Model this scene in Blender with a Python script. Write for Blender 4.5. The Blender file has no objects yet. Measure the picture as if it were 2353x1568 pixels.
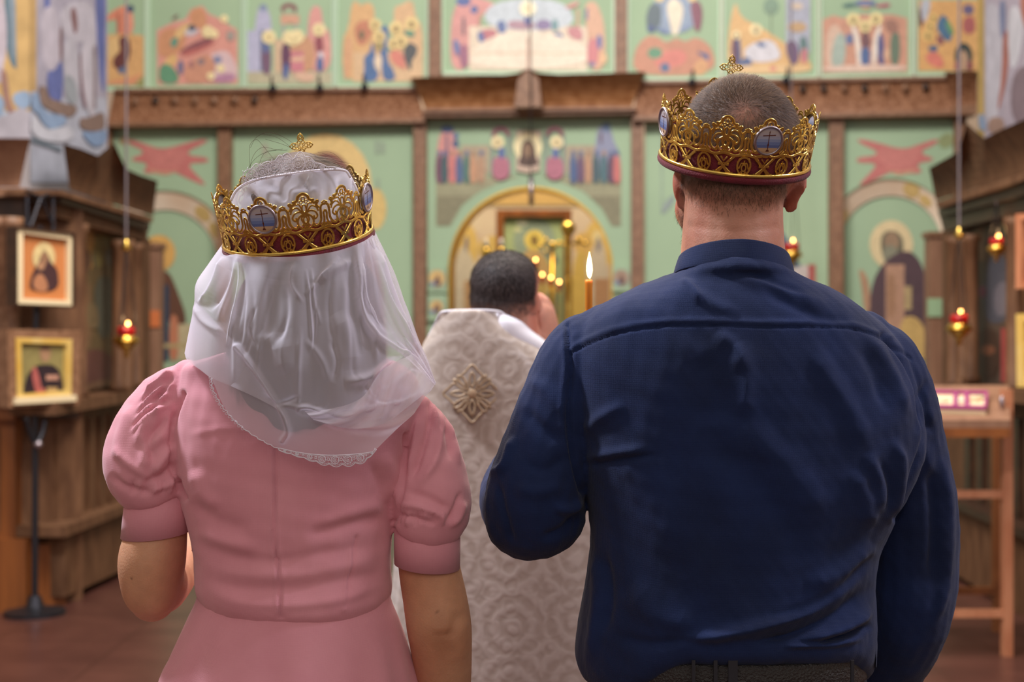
import bpy, bmesh, math, random
import numpy as np
from mathutils import Vector, Matrix
random.seed(7); np.random.seed(7)
SC = bpy.context.scene; COL = SC.collection
# ------------------------------------------------------------ camera, light, exposure
F = 3268.0; CZ = 1.45            # focal length in pixels of the 2353x1568 frame, eye height
cam = bpy.data.cameras.new('camera'); cam_o = bpy.data.objects.new('camera', cam); COL.objects.link(cam_o)
cam.lens = 50.0; cam.sensor_width = 36.0 * 2353 / 2353.0
cam_o.location = (0, 0, CZ); cam_o.rotation_euler = (math.pi / 2, 0, 0)
cam.clip_start = 0.05; cam.clip_end = 80
cam.dof.use_dof = True; cam.dof.focus_distance = 1.93; cam.dof.aperture_fstop = 4.2
SC.camera = cam_o
SC.view_settings.view_transform = 'Standard'; SC.view_settings.look = 'None'
SC.view_settings.exposure = 0.0; SC.view_settings.gamma = 1.0; SC.view_settings.use_curve_mapping = False
wd = bpy.data.worlds.new('world'); SC.world = wd; wd.use_nodes = True
_n = wd.node_tree.nodes; _l = wd.node_tree.links
_bg = _n['Background']; _tc = _n.new('ShaderNodeTexCoord'); _sp = _n.new('ShaderNodeSeparateXYZ')
_rp = _n.new('ShaderNodeValToRGB'); _mr = _n.new('ShaderNodeMapRange')
_l.new(_tc.outputs['Generated'], _sp.inputs[0]); _l.new(_sp.outputs['Z'], _mr.inputs[0])
_mr.inputs[1].default_value = -1; _mr.inputs[2].default_value = 1
_l.new(_mr.outputs[0], _rp.inputs[0]); _l.new(_rp.outputs[0], _bg.inputs[0])
_rp.color_ramp.elements[0].color = (0.10, 0.06, 0.045, 1)
_rp.color_ramp.elements[0].position = 0.3
_rp.color_ramp.elements[1].color = (0.80, 0.74, 0.68, 1); _rp.color_ramp.elements[1].position = 0.8
_bg.inputs[1].default_value = 0.72
def area(name, loc, target, size, power, color, sy=None):
    l = bpy.data.lights.new(name, 'AREA'); l.energy = power; l.color = color
    l.shape = 'RECTANGLE'; l.size = size; l.size_y = sy or size
    o = bpy.data.objects.new(name, l); COL.objects.link(o); o.location = loc
    o.rotation_euler = (Vector(target) - Vector(loc)).to_track_quat('-Z', 'Y').to_euler(); return o
# high windows of the nave and the chandelier above the couple, then added fills
area('window_light_left', (-2.3, 2.7, 4.6), (0.2, 2.1, 1.2), 0.35, 230, (0.86, 0.9, 1.0), 0.6)
area('window_light_right', (2.8, 1.85, 4.0), (-0.2, 2.1, 1.2), 0.5, 75, (0.84, 0.84, 1.0), .8)
area('chandelier_light', (0.1, 4.6, 5.2), (0, 3.4, 0.5), 2.2, 170, (1.0, 0.87, 0.72))
area('rear_fill_light', (0.3, -2.6, 3.6), (0, 2.0, 1.2), 2.6, 38, (1.0, 0.88, 0.78))  # unseen fill added behind the camera to lift the backs
area('iconostasis_light', (0, 5.6, 6.4), (0.1, 12.0, 1.7), 3.2, 520, (1.0, 0.95, 0.9), 1.6)  # added light without a fixture, brightens the icon screen
area('altar_light', (0.15, 13.2, 4.3), (0.15, 15.2, 2.1), 1.6, 95, (1.0, 0.83, 0.55), 1.0)

# ------------------------------------------------------------ helpers
def W(px, py, D): return Vector(((px - 1176.5) / F * D, D, CZ - (py - 784) / F * D))
def lin(c):
    if isinstance(c, str):
        c = c.lstrip('#'); c = tuple(int(c[i:i+2], 16) / 255 for i in (0, 2, 4))
    return tuple((v / 12.92 if v <= 0.04045 else ((v + 0.055) / 1.055) ** 2.4) for v in c[:3]) + (1.0,)
def vplane(A, B):
    """vertical plane through plan points A and B given as (px, D); returns f(px,py,off)->point, normal"""
    a = Vector(((A[0]-1176.5)/F*A[1], A[1])); b = Vector(((B[0]-1176.5)/F*B[1], B[1]))
    d = (b - a).normalized(); n = Vector((d.y, -d.x))
    if n.y > 0 and abs(n.y) > 1e-6: n = -n
    if n.dot(a) > 0: n = -n                       # normal towards the camera
    def f(px, py, off=0.0):
        r = Vector(((px-1176.5)/F, 1.0)); k = a.dot(n) + off
        D = k / r.dot(n); return W(px, py, D)
    f.n = Vector((n.x, n.y, 0)); f.d = Vector((d.x, d.y, 0)); return f
_k = 0.093; _xc = (1213-1176.5)/F*12
def DI(px): return (12 + _k*_xc) / (1 + _k*(px-1176.5)/F)
ICO = vplane((300, DI(300)), (2100, DI(2100)))
def tag(o, label=None, cat=None, group=None, kind=None):
    if label: o['label'] = label
    if cat: o['category'] = cat
    if group: o['group'] = group
    if kind: o['kind'] = kind
    return o
def empty(name, loc, label=None, cat=None, group=None, rot=None):
    o = bpy.data.objects.new(name, None); COL.objects.link(o); o.location = loc
    o.empty_display_size = 0.05
    if rot: o.rotation_euler = rot
    return tag(o, label, cat, group)
bpy.context.view_layer.update()
def wm(o):
    m = Matrix.LocRotScale(o.location, o.rotation_euler, o.scale)
    return m if o.parent is None else wm(o.parent) @ o.matrix_parent_inverse @ m
def link(name, me, mat, parent=None, smooth=False):
    o = bpy.data.objects.new(name, me); COL.objects.link(o)
    if mat is not None and not len(me.materials): me.materials.append(mat)
    if smooth: me.polygons.foreach_set('use_smooth', [True]*len(me.polygons))
    if parent is not None:
        o.parent = parent; o.matrix_parent_inverse = wm(parent).inverted()   # parts are modelled in place
    return o
def from_bm(name, bm, mat, parent=None, smooth=False, recalc=True):
    if recalc: bmesh.ops.recalc_face_normals(bm, faces=bm.faces)
    me = bpy.data.meshes.new(name); bm.to_mesh(me); bm.free()
    return link(name, me, mat, parent, smooth)
class MB:
    def __init__(s): s.bm = bmesh.new()
    def prism(s, front, back):
        a = [s.bm.verts.new(p) for p in front]; b = [s.bm.verts.new(p) for p in back]
        n = len(a); s.bm.faces.new(a); s.bm.faces.new(b[::-1])
        for i in range(n): s.bm.faces.new((a[i], b[i], b[(i+1) % n], a[(i+1) % n]))
        return s
    def plate(s, pl, pts, off, th):
        f = [pl(x, y, off) for x, y in pts]; b = [p - pl.n*th for p in f]; return s.prism(f, b)
    def box(s, c, size, rot=None):
        m = Matrix.Translation(c) @ (rot.to_4x4() if rot else Matrix.Identity(4)) @ Matrix.Diagonal((*size, 1))
        bmesh.ops.create_cube(s.bm, size=1, matrix=m); return s
    def tube(s, pts, rs, seg=10, caps=True, flat=1.0):
        pts = [Vector(p) for p in pts]
        if not hasattr(rs, '__len__'): rs = [rs]*len(pts)
        rings = []; up = None
        for i, p in enumerate(pts):
            t = (pts[min(i+1, len(pts)-1)] - pts[max(i-1, 0)])
            t = t.normalized() if t.length > 1e-9 else Vector((0, 0, 1))
            if up is None: up = t.orthogonal().normalized() if abs(t.y) > .9 else Vector((0, 1, 0))
            u = (up - t*up.dot(t)).normalized(); v = t.cross(u); up = u
            rings.append([s.bm.verts.new(p + (u*math.cos(a)*flat + v*math.sin(a))*rs[i]) for a in [2*math.pi*k/seg for k in range(seg)]])
        for i in range(len(rings)-1):
            for k in range(seg): s.bm.faces.new((rings[i][k], rings[i][(k+1)%seg], rings[i+1][(k+1)%seg], rings[i+1][k]))
        if caps: s.bm.faces.new(rings[0][::-1]); s.bm.faces.new(rings[-1])
        return s
    def lathe(s, c, prof, seg=20):
        """prof: (r, z) list"""
        c = Vector(c); rings = []
        for r, z in prof: rings.append([s.bm.verts.new(c + Vector((r*math.cos(2*math.pi*k/seg), r*math.sin(2*math.pi*k/seg), z))) for k in range(seg)])
        for i in range(len(rings)-1):
            for k in range(seg): s.bm.faces.new((rings[i][k], rings[i][(k+1)%seg], rings[i+1][(k+1)%seg], rings[i+1][k]))
        s.bm.faces.new(rings[0][::-1]); s.bm.faces.new(rings[-1]); return s
    def ball(s, c, r, rot=None, seg=16):
        r = (r, r, r) if not hasattr(r, '__len__') else r
        m = Matrix.Translation(c) @ (rot.to_4x4() if rot else Matrix.Identity(4)) @ Matrix.Diagonal((*r, 1))
        bmesh.ops.create_uvsphere(s.bm, u_segments=seg, v_segments=max(8, seg*2//3), radius=1, matrix=m); return s
    def loft(s, secs, n=64, p=2.0):
        """secs: (z, xl, xr, yc, front, back, pw) horizontal rings in metres"""
        rings = []
        for (z, xl, xr, yc, fr, bk, _p) in secs:
            cx = (xl+xr)/2; hw = (xr-xl)/2; ring = []
            for k in range(n):
                a = 2*math.pi*k/n; c, q = math.cos(a), math.sin(a)
                x = cx + hw*math.copysign(abs(c)**(2/p), c); d = fr if q > 0 else bk
                ring.append(s.bm.verts.new((x, yc + d*math.copysign(abs(q)**(2/p), q), z)))
            rings.append(ring)
        for i in range(len(rings)-1):
            for k in range(n): s.bm.faces.new((rings[i][k], rings[i][(k+1)%n], rings[i+1][(k+1)%n], rings[i+1][k]))
        s.bm.faces.new(rings[0][::-1]); s.bm.faces.new(rings[-1]); return s
    def build(s, name, mat, parent=None, smooth=False): return from_bm(name, s.bm, mat, parent, smooth)
def crv(pts, n=8):
    """Catmull-Rom through tuples of any length"""
    P = [np.array(p, float) for p in pts]; P = [2*P[0]-P[1]] + P + [2*P[-1]-P[-2]]; out = []
    for i in range(1, len(P)-2):
        for k in range(n):
            t = k/n; a, b, c, d = P[i-1], P[i], P[i+1], P[i+2]
            out.append(0.5*((2*b)+(-a+c)*t+(2*a-5*b+4*c-d)*t*t+(-a+3*b-3*c+d)*t**3))
    out.append(P[-2]); return [tuple(o) for o in out]
def remesh(mb, voxel, smooth_it=4, fac=0.5):
    bmesh.ops.recalc_face_normals(mb.bm, faces=mb.bm.faces)
    me = bpy.data.meshes.new('tmp'); mb.bm.to_mesh(me); mb.bm.free()
    o = bpy.data.objects.new('tmp', me); COL.objects.link(o)
    m = o.modifiers.new('r', 'REMESH'); m.mode = 'VOXEL'; m.voxel_size = voxel
    if smooth_it: k = o.modifiers.new('s', 'SMOOTH'); k.factor = fac; k.iterations = smooth_it
    dg = bpy.context.evaluated_depsgraph_get(); ev = o.evaluated_get(dg)
    out = bpy.data.meshes.new_from_object(ev); bpy.data.objects.remove(o)
    out.materials.clear(); return out
def coords(me):
    a = np.empty(len(me.vertices)*3); me.vertices.foreach_get('co', a); return a.reshape(-1, 3)
def normals(me):
    a = np.empty(len(me.vertices)*3); me.vertices.foreach_get('normal', a); return a.reshape(-1, 3)
def setco(me, a): me.vertices.foreach_set('co', a.ravel()); me.update()
def topx(a): return np.stack([a[:, 0]/a[:, 1]*F + 1176.5, 784 - (a[:, 2]-CZ)/a[:, 1]*F], 1)
def segdist(P, poly):
    """distance, fraction along and signed side of points P to polyline"""
    best = np.full(len(P), 1e9); side = np.zeros(len(P)); fr = np.zeros(len(P)); poly = np.array(poly, float)
    L = np.r_[0, np.cumsum(np.linalg.norm(np.diff(poly, axis=0), axis=1))]
    for i in range(len(poly)-1):
        a, b = poly[i], poly[i+1]; ab = b-a; l2 = ab@ab
        t = np.clip(((P-a)@ab)/l2, 0, 1); q = a + t[:, None]*ab; d = np.linalg.norm(P-q, axis=1)
        m = d < best; best[m] = d[m]; fr[m] = (L[i]+t[m]*math.sqrt(l2))/L[-1]
        s = ab[0]*(P[:, 1]-a[1]) - ab[1]*(P[:, 0]-a[0]); side[m] = np.sign(s[m])
    return best, fr, side
def folds(me, strokes, facing=True, step=None):
    """strokes: (points px, width px, height m, kind) raised (r), creased (c: negative) or step (s) along the normal"""
    a = coords(me); nn = normals(me); P = topx(a)
    f = np.clip((-nn[:, 1])*1.6 + .1, 0, 1) if facing else np.ones(len(a))
    disp = np.zeros(len(a))
    for st in strokes:
        pts, w, h = st[:3]; kind = st[3] if len(st) > 3 else 'r'
        if len(pts) > 2: pts = crv(pts, 5)
        d, fr, sd = segdist(P, pts); taper = np.clip(np.minimum(fr, 1-fr)*5 + (0.0 if kind != 'l' else 1), 0, 1)
        g = np.exp(-(d/w)**2)*taper
        if kind == 's':   # step: one side higher, falling away slowly
            g = np.where(sd > 0, np.exp(-(d/w)**2), np.exp(-(d/(w*.22))**2))*taper
        if kind == 'z':
            g = np.where(sd < 0, np.exp(-(d/w)**2), np.exp(-(d/(w*.22))**2))*taper
        disp += g*h
    setco(me, a + nn*(disp*f)[:, None])
def noise3(a, freq, seed=0):
    r = np.random.RandomState(seed); v = np.zeros(len(a))
    for k in range(7):
        d = r.normal(size=3)*freq; v += np.sin(a@d + r.uniform(0, 6.28))
    return v/4.0
# ------------------------------------------------------------ materials
def mat(name, color, rough=0.6, metal=0.0, c2=None, scale=20, bump=0.0, bscale=60, sheen=0.0, spec=0.5, emit=None, estr=0, stretch=(1, 1, 1), detail=5, coat=0, sss=0, trans=0):
    m = bpy.data.materials.new(name); m.use_nodes = True; N = m.node_tree.nodes; L = m.node_tree.links
    b = N['Principled BSDF']; b.inputs['Base Color'].default_value = lin(color); b.inputs['Roughness'].default_value = rough
    b.inputs['Metallic'].default_value = metal; b.inputs['Specular IOR Level'].default_value = spec
    if sheen: b.inputs['Sheen Weight'].default_value = sheen; b.inputs['Sheen Roughness'].default_value = 0.5
    if coat: b.inputs['Coat Weight'].default_value = coat; b.inputs['Coat Roughness'].default_value = 0.15
    if sss: b.inputs['Subsurface Weight'].default_value = sss; b.inputs['Subsurface Radius'].default_value = (0.012, 0.004, 0.002); b.inputs['Subsurface Scale'].default_value = 1.0
    if trans: b.inputs['Transmission Weight'].default_value = trans
    if emit: b.inputs['Emission Color'].default_value = lin(emit); b.inputs['Emission Strength'].default_value = estr
    tc = N.new('ShaderNodeTexCoord'); mp = N.new('ShaderNodeMapping'); mp.inputs['Scale'].default_value = stretch
    L.new(tc.outputs['Object'], mp.inputs[0])
    if c2 is not None:
        t = N.new('ShaderNodeTexNoise'); t.inputs['Scale'].default_value = scale; t.inputs['Detail'].default_value = detail
        L.new(mp.outputs[0], t.inputs[0]); r = N.new('ShaderNodeValToRGB')
        r.color_ramp.elements[0].position = .35; r.color_ramp.elements[1].position = .65
        r.color_ramp.elements[0].color = lin(color); r.color_ramp.elements[1].color = lin(c2)
        L.new(t.outputs[0], r.inputs[0]); L.new(r.outputs[0], b.inputs['Base Color'])
    if bump:
        t = N.new('ShaderNodeTexNoise'); t.inputs['Scale'].default_value = bscale; t.inputs['Detail'].default_value = 4
        L.new(mp.outputs[0], t.inputs[0]); q = N.new('ShaderNodeBump'); q.inputs['Strength'].default_value = bump
        q.inputs['Distance'].default_value = 0.01; L.new(t.outputs[0], q.inputs['Height']); L.new(q.outputs[0], b.inputs['Normal'])
    return m
def fabric(name, c1, c2, freq=900, strength=.25, sheen=.3, nscale=9, rough=.85):
    m = mat(name, c1, rough, c2=c2, scale=nscale, sheen=sheen, spec=.25, detail=8); N = m.node_tree.nodes; L = m.node_tree.links
    b = N['Principled BSDF']; tc = N.new('ShaderNodeTexCoord')
    ws = []
    for ax in ('X', 'Z'):
        w = N.new('ShaderNodeTexWave'); w.bands_direction = ax; w.inputs['Scale'].default_value = freq/6.28
        w.inputs['Distortion'].default_value = 1.5; w.inputs['Detail'].default_value = 2; L.new(tc.outputs['Object'], w.inputs[0]); ws.append(w)
    ad = N.new('ShaderNodeMath'); ad.operation = 'ADD'; L.new(ws[0].outputs['Fac'], ad.inputs[0]); L.new(ws[1].outputs['Fac'], ad.inputs[1])
    nz = N.new('ShaderNodeTexNoise'); nz.inputs['Scale'].default_value = 400; L.new(tc.outputs['Object'], nz.inputs[0])
    a2 = N.new('ShaderNodeMath'); a2.operation = 'ADD'; L.new(ad.outputs[0], a2.inputs[0]); L.new(nz.outputs[0], a2.inputs[1])
    q = N.new('ShaderNodeBump'); q.inputs['Strength'].default_value = strength; q.inputs['Distance'].default_value = 0.001
    L.new(a2.outputs[0], q.inputs['Height']); L.new(q.outputs[0], b.inputs['Normal']); return m
def attr_mat(name, rough=.55, noise=.12, sss=0, bump=0, spec=.4, nscale=30, sat=1, val=1):
    m = mat(name, '#ffffff', rough, sss=sss, spec=spec); N = m.node_tree.nodes; L = m.node_tree.links; b = N['Principled BSDF']
    at = N.new('ShaderNodeAttribute'); at.attribute_name = 'Col'
    tc = N.new('ShaderNodeTexCoord'); t = N.new('ShaderNodeTexNoise'); t.inputs['Scale'].default_value = nscale; t.inputs['Detail'].default_value = 6
    L.new(tc.outputs['Object'], t.inputs[0])
    mr = N.new('ShaderNodeMapRange'); mr.inputs[1].default_value = .3; mr.inputs[2].default_value = .7
    mr.inputs[3].default_value = 1-noise; mr.inputs[4].default_value = 1+noise; L.new(t.outputs[0], mr.inputs[0])
    mx = N.new('ShaderNodeVectorMath'); mx.operation = 'SCALE'; L.new(at.outputs['Color'], mx.inputs[0]); L.new(mr.outputs[0], mx.inputs['Scale'])
    hs = N.new('ShaderNodeHueSaturation'); hs.inputs['Saturation'].default_value = sat; hs.inputs['Value'].default_value = val; L.new(mx.outputs[0], hs.inputs['Color']); L.new(hs.outputs[0], b.inputs['Base Color'])
    if bump:
        t2 = N.new('ShaderNodeTexNoise'); t2.inputs['Scale'].default_value = 350; L.new(tc.outputs['Object'], t2.inputs[0])
        q = N.new('ShaderNodeBump'); q.inputs['Strength'].default_value = bump; q.inputs['Distance'].default_value = .002
        L.new(t2.outputs[0], q.inputs['Height']); L.new(q.outputs[0], b.inputs['Normal'])
    return m
M = dict(
    paint=attr_mat('icon_paint', .5, .14, sat=.86, val=.87), skin=attr_mat('skin', .55, .06, sss=.25, bump=.25, nscale=60),
    fresco=attr_mat('fresco_paint', .8, .14, nscale=9, sat=.9, val=.78),
    green=mat('green_plaster', '#9fb796', .65, c2='#98b090', scale=1.2),
    wood=mat('carved_oak', '#745038', .5, c2='#8f694e', scale=26, bump=.5, bscale=34),
    wood_lt=mat('light_oak', '#7f5a44', .55, c2='#906a52', scale=14, bump=.3, bscale=60, stretch=(1, 1, .2)),
    wood_or=mat('warm_oak', '#8a4f22', .45, c2='#6b3a18', scale=12, stretch=(1, 1, .12)),
    wood_dk=mat('dark_walnut', '#573a27', .62, c2='#715038', spec=.25, scale=16, bump=.35, bscale=40, stretch=(1, 1, .3)),
    wood_bk=mat('darkest_walnut', '#2e1c12', .45, c2='#40281a', scale=18),
    stand=mat('copper_wood', '#c0825f', .4, c2='#ad6d4c', scale=20, stretch=(1, 1, .2)),
    gold=mat('gold', '#e0bb62', .26, 1.0, bump=.06, bscale=160), gold_dk=mat('old_gold', '#c79a3c', .3, 1.0),
    gold_pt=mat('gold_ground', '#e9bb55', .4, .35, c2='#f3d483', scale=6),
    silver=mat('silver', '#a89ca2', .4, 1.0), iron=mat('iron', '#3a3a40', .4, .8),
    velvet=mat('red_velvet', '#6d0c22', .8, c2='#600a1e', scale=60, sheen=.12, bump=.3, bscale=500),
    cream=mat('cream_plaster', '#d9c6b0', .7, c2='#cdb6a6', scale=4), white=mat('white_cloth', '#d8d4dc', .8, sheen=.3),
    navy=fabric('navy_cotton', '#162650', '#111e40', 1500, .3, .08), pink=fabric('pink_crepe', '#e09aa6', '#d8909d', 1700, .2, .3),
    wax=mat('amber_wax', '#c9801f', .4, sss=.4), leather=mat('black_leather', '#221e1e', .45, bump=.5, bscale=300),
    trouser=mat('dark_trouser', '#23222a', .8), shoe=mat('shoe_leather', '#151212', .3),
    glass_red=mat('red_glass', '#a01010', .15, emit='#c01808', estr=.04), hair_br=mat('brown_hair', '#4a3226', .5, c2='#2f1f18', scale=60, stretch=(1, 1, .06), bump=.5, bscale=200),
    cream_p=mat('cream_mat', '#e0cda6', .6), rosewood=mat('pink_frame', '#9a3f72', .5),
)
def emis(name, c, s):
    return mat(name, '#000000', 1, emit=c, estr=s)
M['flame'] = emis('candle_flame', '#ffd98c', 14); M['flame_tip'] = emis('lamp_flame', '#ffb060', 22)
# hair strands: colour per strand
def hairmat(name, a, b):
    m = bpy.data.materials.new(name); m.use_nodes = True; N = m.node_tree.nodes; L = m.node_tree.links; p = N['Principled BSDF']
    g = N.new('ShaderNodeNewGeometry'); r = N.new('ShaderNodeValToRGB'); L.new(g.outputs['Random Per Island'], r.inputs[0])
    r.color_ramp.elements[0].color = lin(a); r.color_ramp.elements[1].color = lin(b); L.new(r.outputs[0], p.inputs['Base Color'])
    p.inputs['Roughness'].default_value = .6; p.inputs['Specular IOR Level'].default_value = .25; return m
M['hair_m'] = hairmat('short_brown_hair', '#35241b', '#755843'); M['hair_p'] = hairmat('dark_hair', '#1b1413', '#5d5150'); M['hair_w'] = hairmat('brown_strands', '#3a281d', '#6b5040')
# ------------------------------------------------------------ paintings: flat coloured shapes laid on a real panel
def E(x, y, rx, ry, c, rot=0, n=20):
    r = math.radians(rot); return (c, [(x+rx*math.cos(a)*math.cos(r)-ry*math.sin(a)*math.sin(r), y+rx*math.cos(a)*math.sin(r)+ry*math.sin(a)*math.cos(r)) for a in [2*math.pi*k/n for k in range(n)]])
def R(x0, y0, x1, y1, c): return (c, [(x0, y0), (x1, y0), (x1, y1), (x0, y1)])
def G(c, *p): return (c, list(p))
def S(c, *p):
    P = list(p)
    for _ in range(2):
        Q = []
        for i in range(len(P)):
            a, b = P[i], P[(i+1) % len(P)]; Q += [(a[0]*.75+b[0]*.25, a[1]*.75+b[1]*.25), (a[0]*.25+b[0]*.75, a[1]*.25+b[1]*.75)]
        P = Q
    return (c, P)
def halo(x, y, r, face='#7d5a35', gold='#f6e1a0'): return [E(x, y, r, r, gold), E(x, y+r*.1, r*.35, r*.45, face)]  # pale yellow has the gold leaf's reflected light painted in
def painting(name, pl, shapes, off, parent=None, m='paint', step=.0005):
    bm = bmesh.new(); cl = bm.loops.layers.float_color.new('Col')
    for i, (c, pts) in enumerate(shapes):
        o = off + i*step; f = bm.faces.new([bm.verts.new(pl(x, y, o)) for x, y in pts]); col = lin(c)
        f.normal_update()
        if f.normal.dot(pl.n) < 0: f.normal_flip()
        for l in f.loops: l[cl] = col
    me = bpy.data.meshes.new(name); bm.to_mesh(me); bm.free(); return link(name, me, M[m], parent)
# ============================================================ the setting
def struct(name, mb, m, smooth=False): o = mb.build(name, m, None, smooth); o['kind'] = 'structure'; return o
fm = mat('polished_stone', '#57352d', .3, c2='#482a24', scale=3.0, spec=.5)
def _tiles(m):
    N = m.node_tree.nodes; L = m.node_tree.links; b = N['Principled BSDF']; tc = N.new('ShaderNodeTexCoord')
    br = N.new('ShaderNodeTexBrick'); br.offset = 0; br.inputs['Scale'].default_value = 1.6; br.inputs['Mortar Size'].default_value = .006
    br.inputs['Brick Width'].default_value = 1; br.inputs['Row Height'].default_value = 1
    src = b.inputs['Base Color'].links[0].from_socket; L.new(tc.outputs['Object'], br.inputs[0])
    L.new(src, br.inputs['Color1']); L.new(src, br.inputs['Color2']); br.inputs['Mortar'].default_value = lin('#3a221b')
    L.new(br.outputs['Color'], b.inputs['Base Color'])
_tiles(fm)
struct('floor', MB().box((0, 7, -.05), (16, 22, .1)), fm)
struct('wall_back', MB().box((0, 16.9, 3.5), (12, .2, 7.4)), M['cream'])
struct('wall_left', MB().box((-6.1, 7, 3.5), (.2, 20, 7.2)), M['cream'])
struct('wall_right', MB().box((6.1, 7, 3.5), (.2, 20, 7.2)), M['cream'])

# ---- iconostasis: oak frame
IC = empty('iconostasis', ICO(1213, 1190), 'carved oak iconostasis frame of posts and cornices holding the green icon panels', 'iconostasis')
def plate(name, pts, off, th, m, parent=None, pl=ICO, smooth=False): return MB().plate(pl, pts, off, th).build(name, m, parent, smooth)
for x0, x1, y0, y1 in [(500, 530, 285, 1190), (950, 979, 255, 1190), (1450, 1479, 250, 1190), (1905, 1939, 265, 1190), (985, 1013, -260, 180), (1413, 1441, -260, 172), (2195, 2222, 255, 1190), (228, 252, 285, 1190)]:
    mb = MB().plate(ICO, [(x0, y0), (x1, y0), (x1, y1), (x0, y1)], .09, .086)
    for e in (x0+3, x1-3): mb.plate(ICO, [(e-2.5, y0), (e+2.5, y0), (e+2.5, y1), (e-2.5, y1)], .105, .03)
    mb.build('post', M['wood'], IC)
def cornice(name, top, bot, off_top, off_bot, th, parent, m='wood', pl=ICO, carve=0):
    """bevelled cornice: the top line leans out further than the bottom line"""
    mb = MB(); n = 7
    for i in range(len(top)-1):
        fr = []
        for k in range(n+1):
            t = k/n; o = off_bot+(off_top-off_bot)*(t**1.7)
            a = (bot[i][0]*(1-t)+top[i][0]*t, bot[i][1]*(1-t)+top[i][1]*t); b = (bot[i+1][0]*(1-t)+top[i+1][0]*t, bot[i+1][1]*(1-t)+top[i+1][1]*t)
            fr.append((pl(*a, o), pl(*b, o)))
        bk0 = [pl(*bot[i], off_bot-th), pl(*bot[i+1], off_bot-th)]; bk1 = [pl(*top[i], off_bot-th), pl(*top[i+1], off_bot-th)]
        v = [(mb.bm.verts.new(p), mb.bm.verts.new(q)) for p, q in fr]; w0 = [mb.bm.verts.new(p) for p in bk0]; w1 = [mb.bm.verts.new(p) for p in bk1]
        for k in range(n): mb.bm.faces.new((v[k][0], v[k][1], v[k+1][1], v[k+1][0]))
        mb.bm.faces.new((v[0][0], w0[0], w0[1], v[0][1])); mb.bm.faces.new((v[n][0], v[n][1], w1[1], w1[0])); mb.bm.faces.new((w0[0], w1[0], w1[1], w0[1]))
        mb.bm.faces.new([x[0] for x in v] + [w1[0], w0[0]]); mb.bm.faces.new(([x[1] for x in v] + [w1[1], w0[1]])[::-1])
    return mb.build(name, m if not isinstance(m, str) else M[m], parent)
carved = mat('carved_frieze', '#7d5034', .5, c2='#a8795a', scale=30, bump=.9, bscale=22)
cornice('cornice', [(262, 207), (960, 204)], [(247, 284), (975, 276)], .2, .12, .115, IC, carved)
cornice('cornice', [(1465, 189), (2180, 178)], [(1455, 270), (2200, 256)], .2, .12, .115, IC, carved)
plate('cornice_moulding', [(247, 281), (975, 273), (975, 281), (247, 291)], .18, .2, M['wood'], IC)
plate('cornice_moulding', [(1455, 268), (2200, 254), (2200, 264), (1455, 277)], .18, .2, M['wood'], IC)
plate('cornice_moulding', [(262, 203), (960, 200), (960, 208), (262, 211)], .23, .24, M['wood_lt'], IC)
plate('cornice_moulding', [(1465, 185), (2180, 174), (2180, 182), (1465, 193)], .23, .24, M['wood_lt'], IC)
cornice('centre_cornice', [(945, 178), (1150, 173), (1190, 168), (1213, 158), (1236, 167), (1280, 171), (1482, 165)], [(978, 252), (1150, 251), (1190, 250), (1213, 250), (1236, 249), (1280, 248), (1452, 246)], .42, .16, .2, IC, mat('centre_frieze', '#84532c', .5, c2='#a5744c', scale=12, bump=.8, bscale=14))
plate('centre_boss', [(1190, 182), (1213, 160), (1238, 182), (1244, 246), (1182, 246)], .44, .3, M['wood'], IC)
plate('cornice_moulding', [(972, 250), (1462, 245), (1462, 252), (972, 257)], .24, .3, M['wood_lt'], IC)
plate('cornice_moulding', [(975, 257), (1458, 252), (1458, 261), (975, 268)], .2, .3, M['wood'], IC)
cornice('end_cornice', [(2170, 166), (2246, 163)], [(2198, 246), (2246, 244)], .4, .2, .3, IC, carved)
plate('cornice_moulding', [(2193, 243), (2246, 241), (2246, 262), (2193, 265)], .22, .2, M['wood'], IC)
for x, y in [(310, 232), (357, 231), (402, 231), (448, 230), (492, 230), (540, 229), (585, 229), (1845, 205), (1893, 204), (1940, 203), (1987, 203), (2034, 202), (2080, 201), (2127, 200)]:
    tx = ICO(x, y, .185)
    MB().ball(tx, (.03, .02, .035)).build('rosette', M['wood_bk'] if x % 2 else M['wood'], IC, True)
for i, (x, y) in enumerate([(627, 203), (735, 202), (838, 200), (1590, 189), (1806, 185)]):
    b = MB(); p = ICO(x, y, .26); b.tube([p+Vector((0, .1, .02)), p, p+Vector((0, -.06, .03)), p+Vector((0, -.07, .09))], .012, 8)
    b.ball(p, (.03, .02, .035)); o = b.build('lamp_hook', M['iron'], IC, True)
# ---- icon panels
pale = '#b9ceb4'; gr = '#a6b994'; gr2 = '#9bb797'
def icon_panel(name, rect, label, shapes, off=.0, group='feast icons in the upper tier', skew=0, border=True, cat='icon'):
    x0, y0, x1, y1 = rect
    root = empty(name, ICO((x0+x1)/2, y1, off), label, cat, group)
    q = [(x0, y0), (x1, y0+skew), (x1, y1+skew), (x0, y1)]
    plate('board', q, off, .04, M['green'], root)
    if border:
        mb = MB(); w = 5
        for a in ([(x0, y0), (x0+w, y0), (x0+w, y1), (x0, y1)], [(x1-w, y0), (x1, y0), (x1, y1), (x1-w, y1)], [(x0, y1-7), (x1, y1-7+skew), (x1, y1+skew), (x0, y1)]):
            mb.plate(ICO, a, off+.025, .03)
        mb.build('raised_border', mat('pale_green_border', '#bcd4ba', .5), root)
    painting('painted_scene', ICO, shapes, off+.004, root); return root
or1, or2, yel, sal, mar, blu, grn, lil = '#d08a55', '#d9a25a', '#e8c67c', '#dd8f7d', '#8a4450', '#4a68a5', '#5c9a74', '#b7b6d4'
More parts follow.
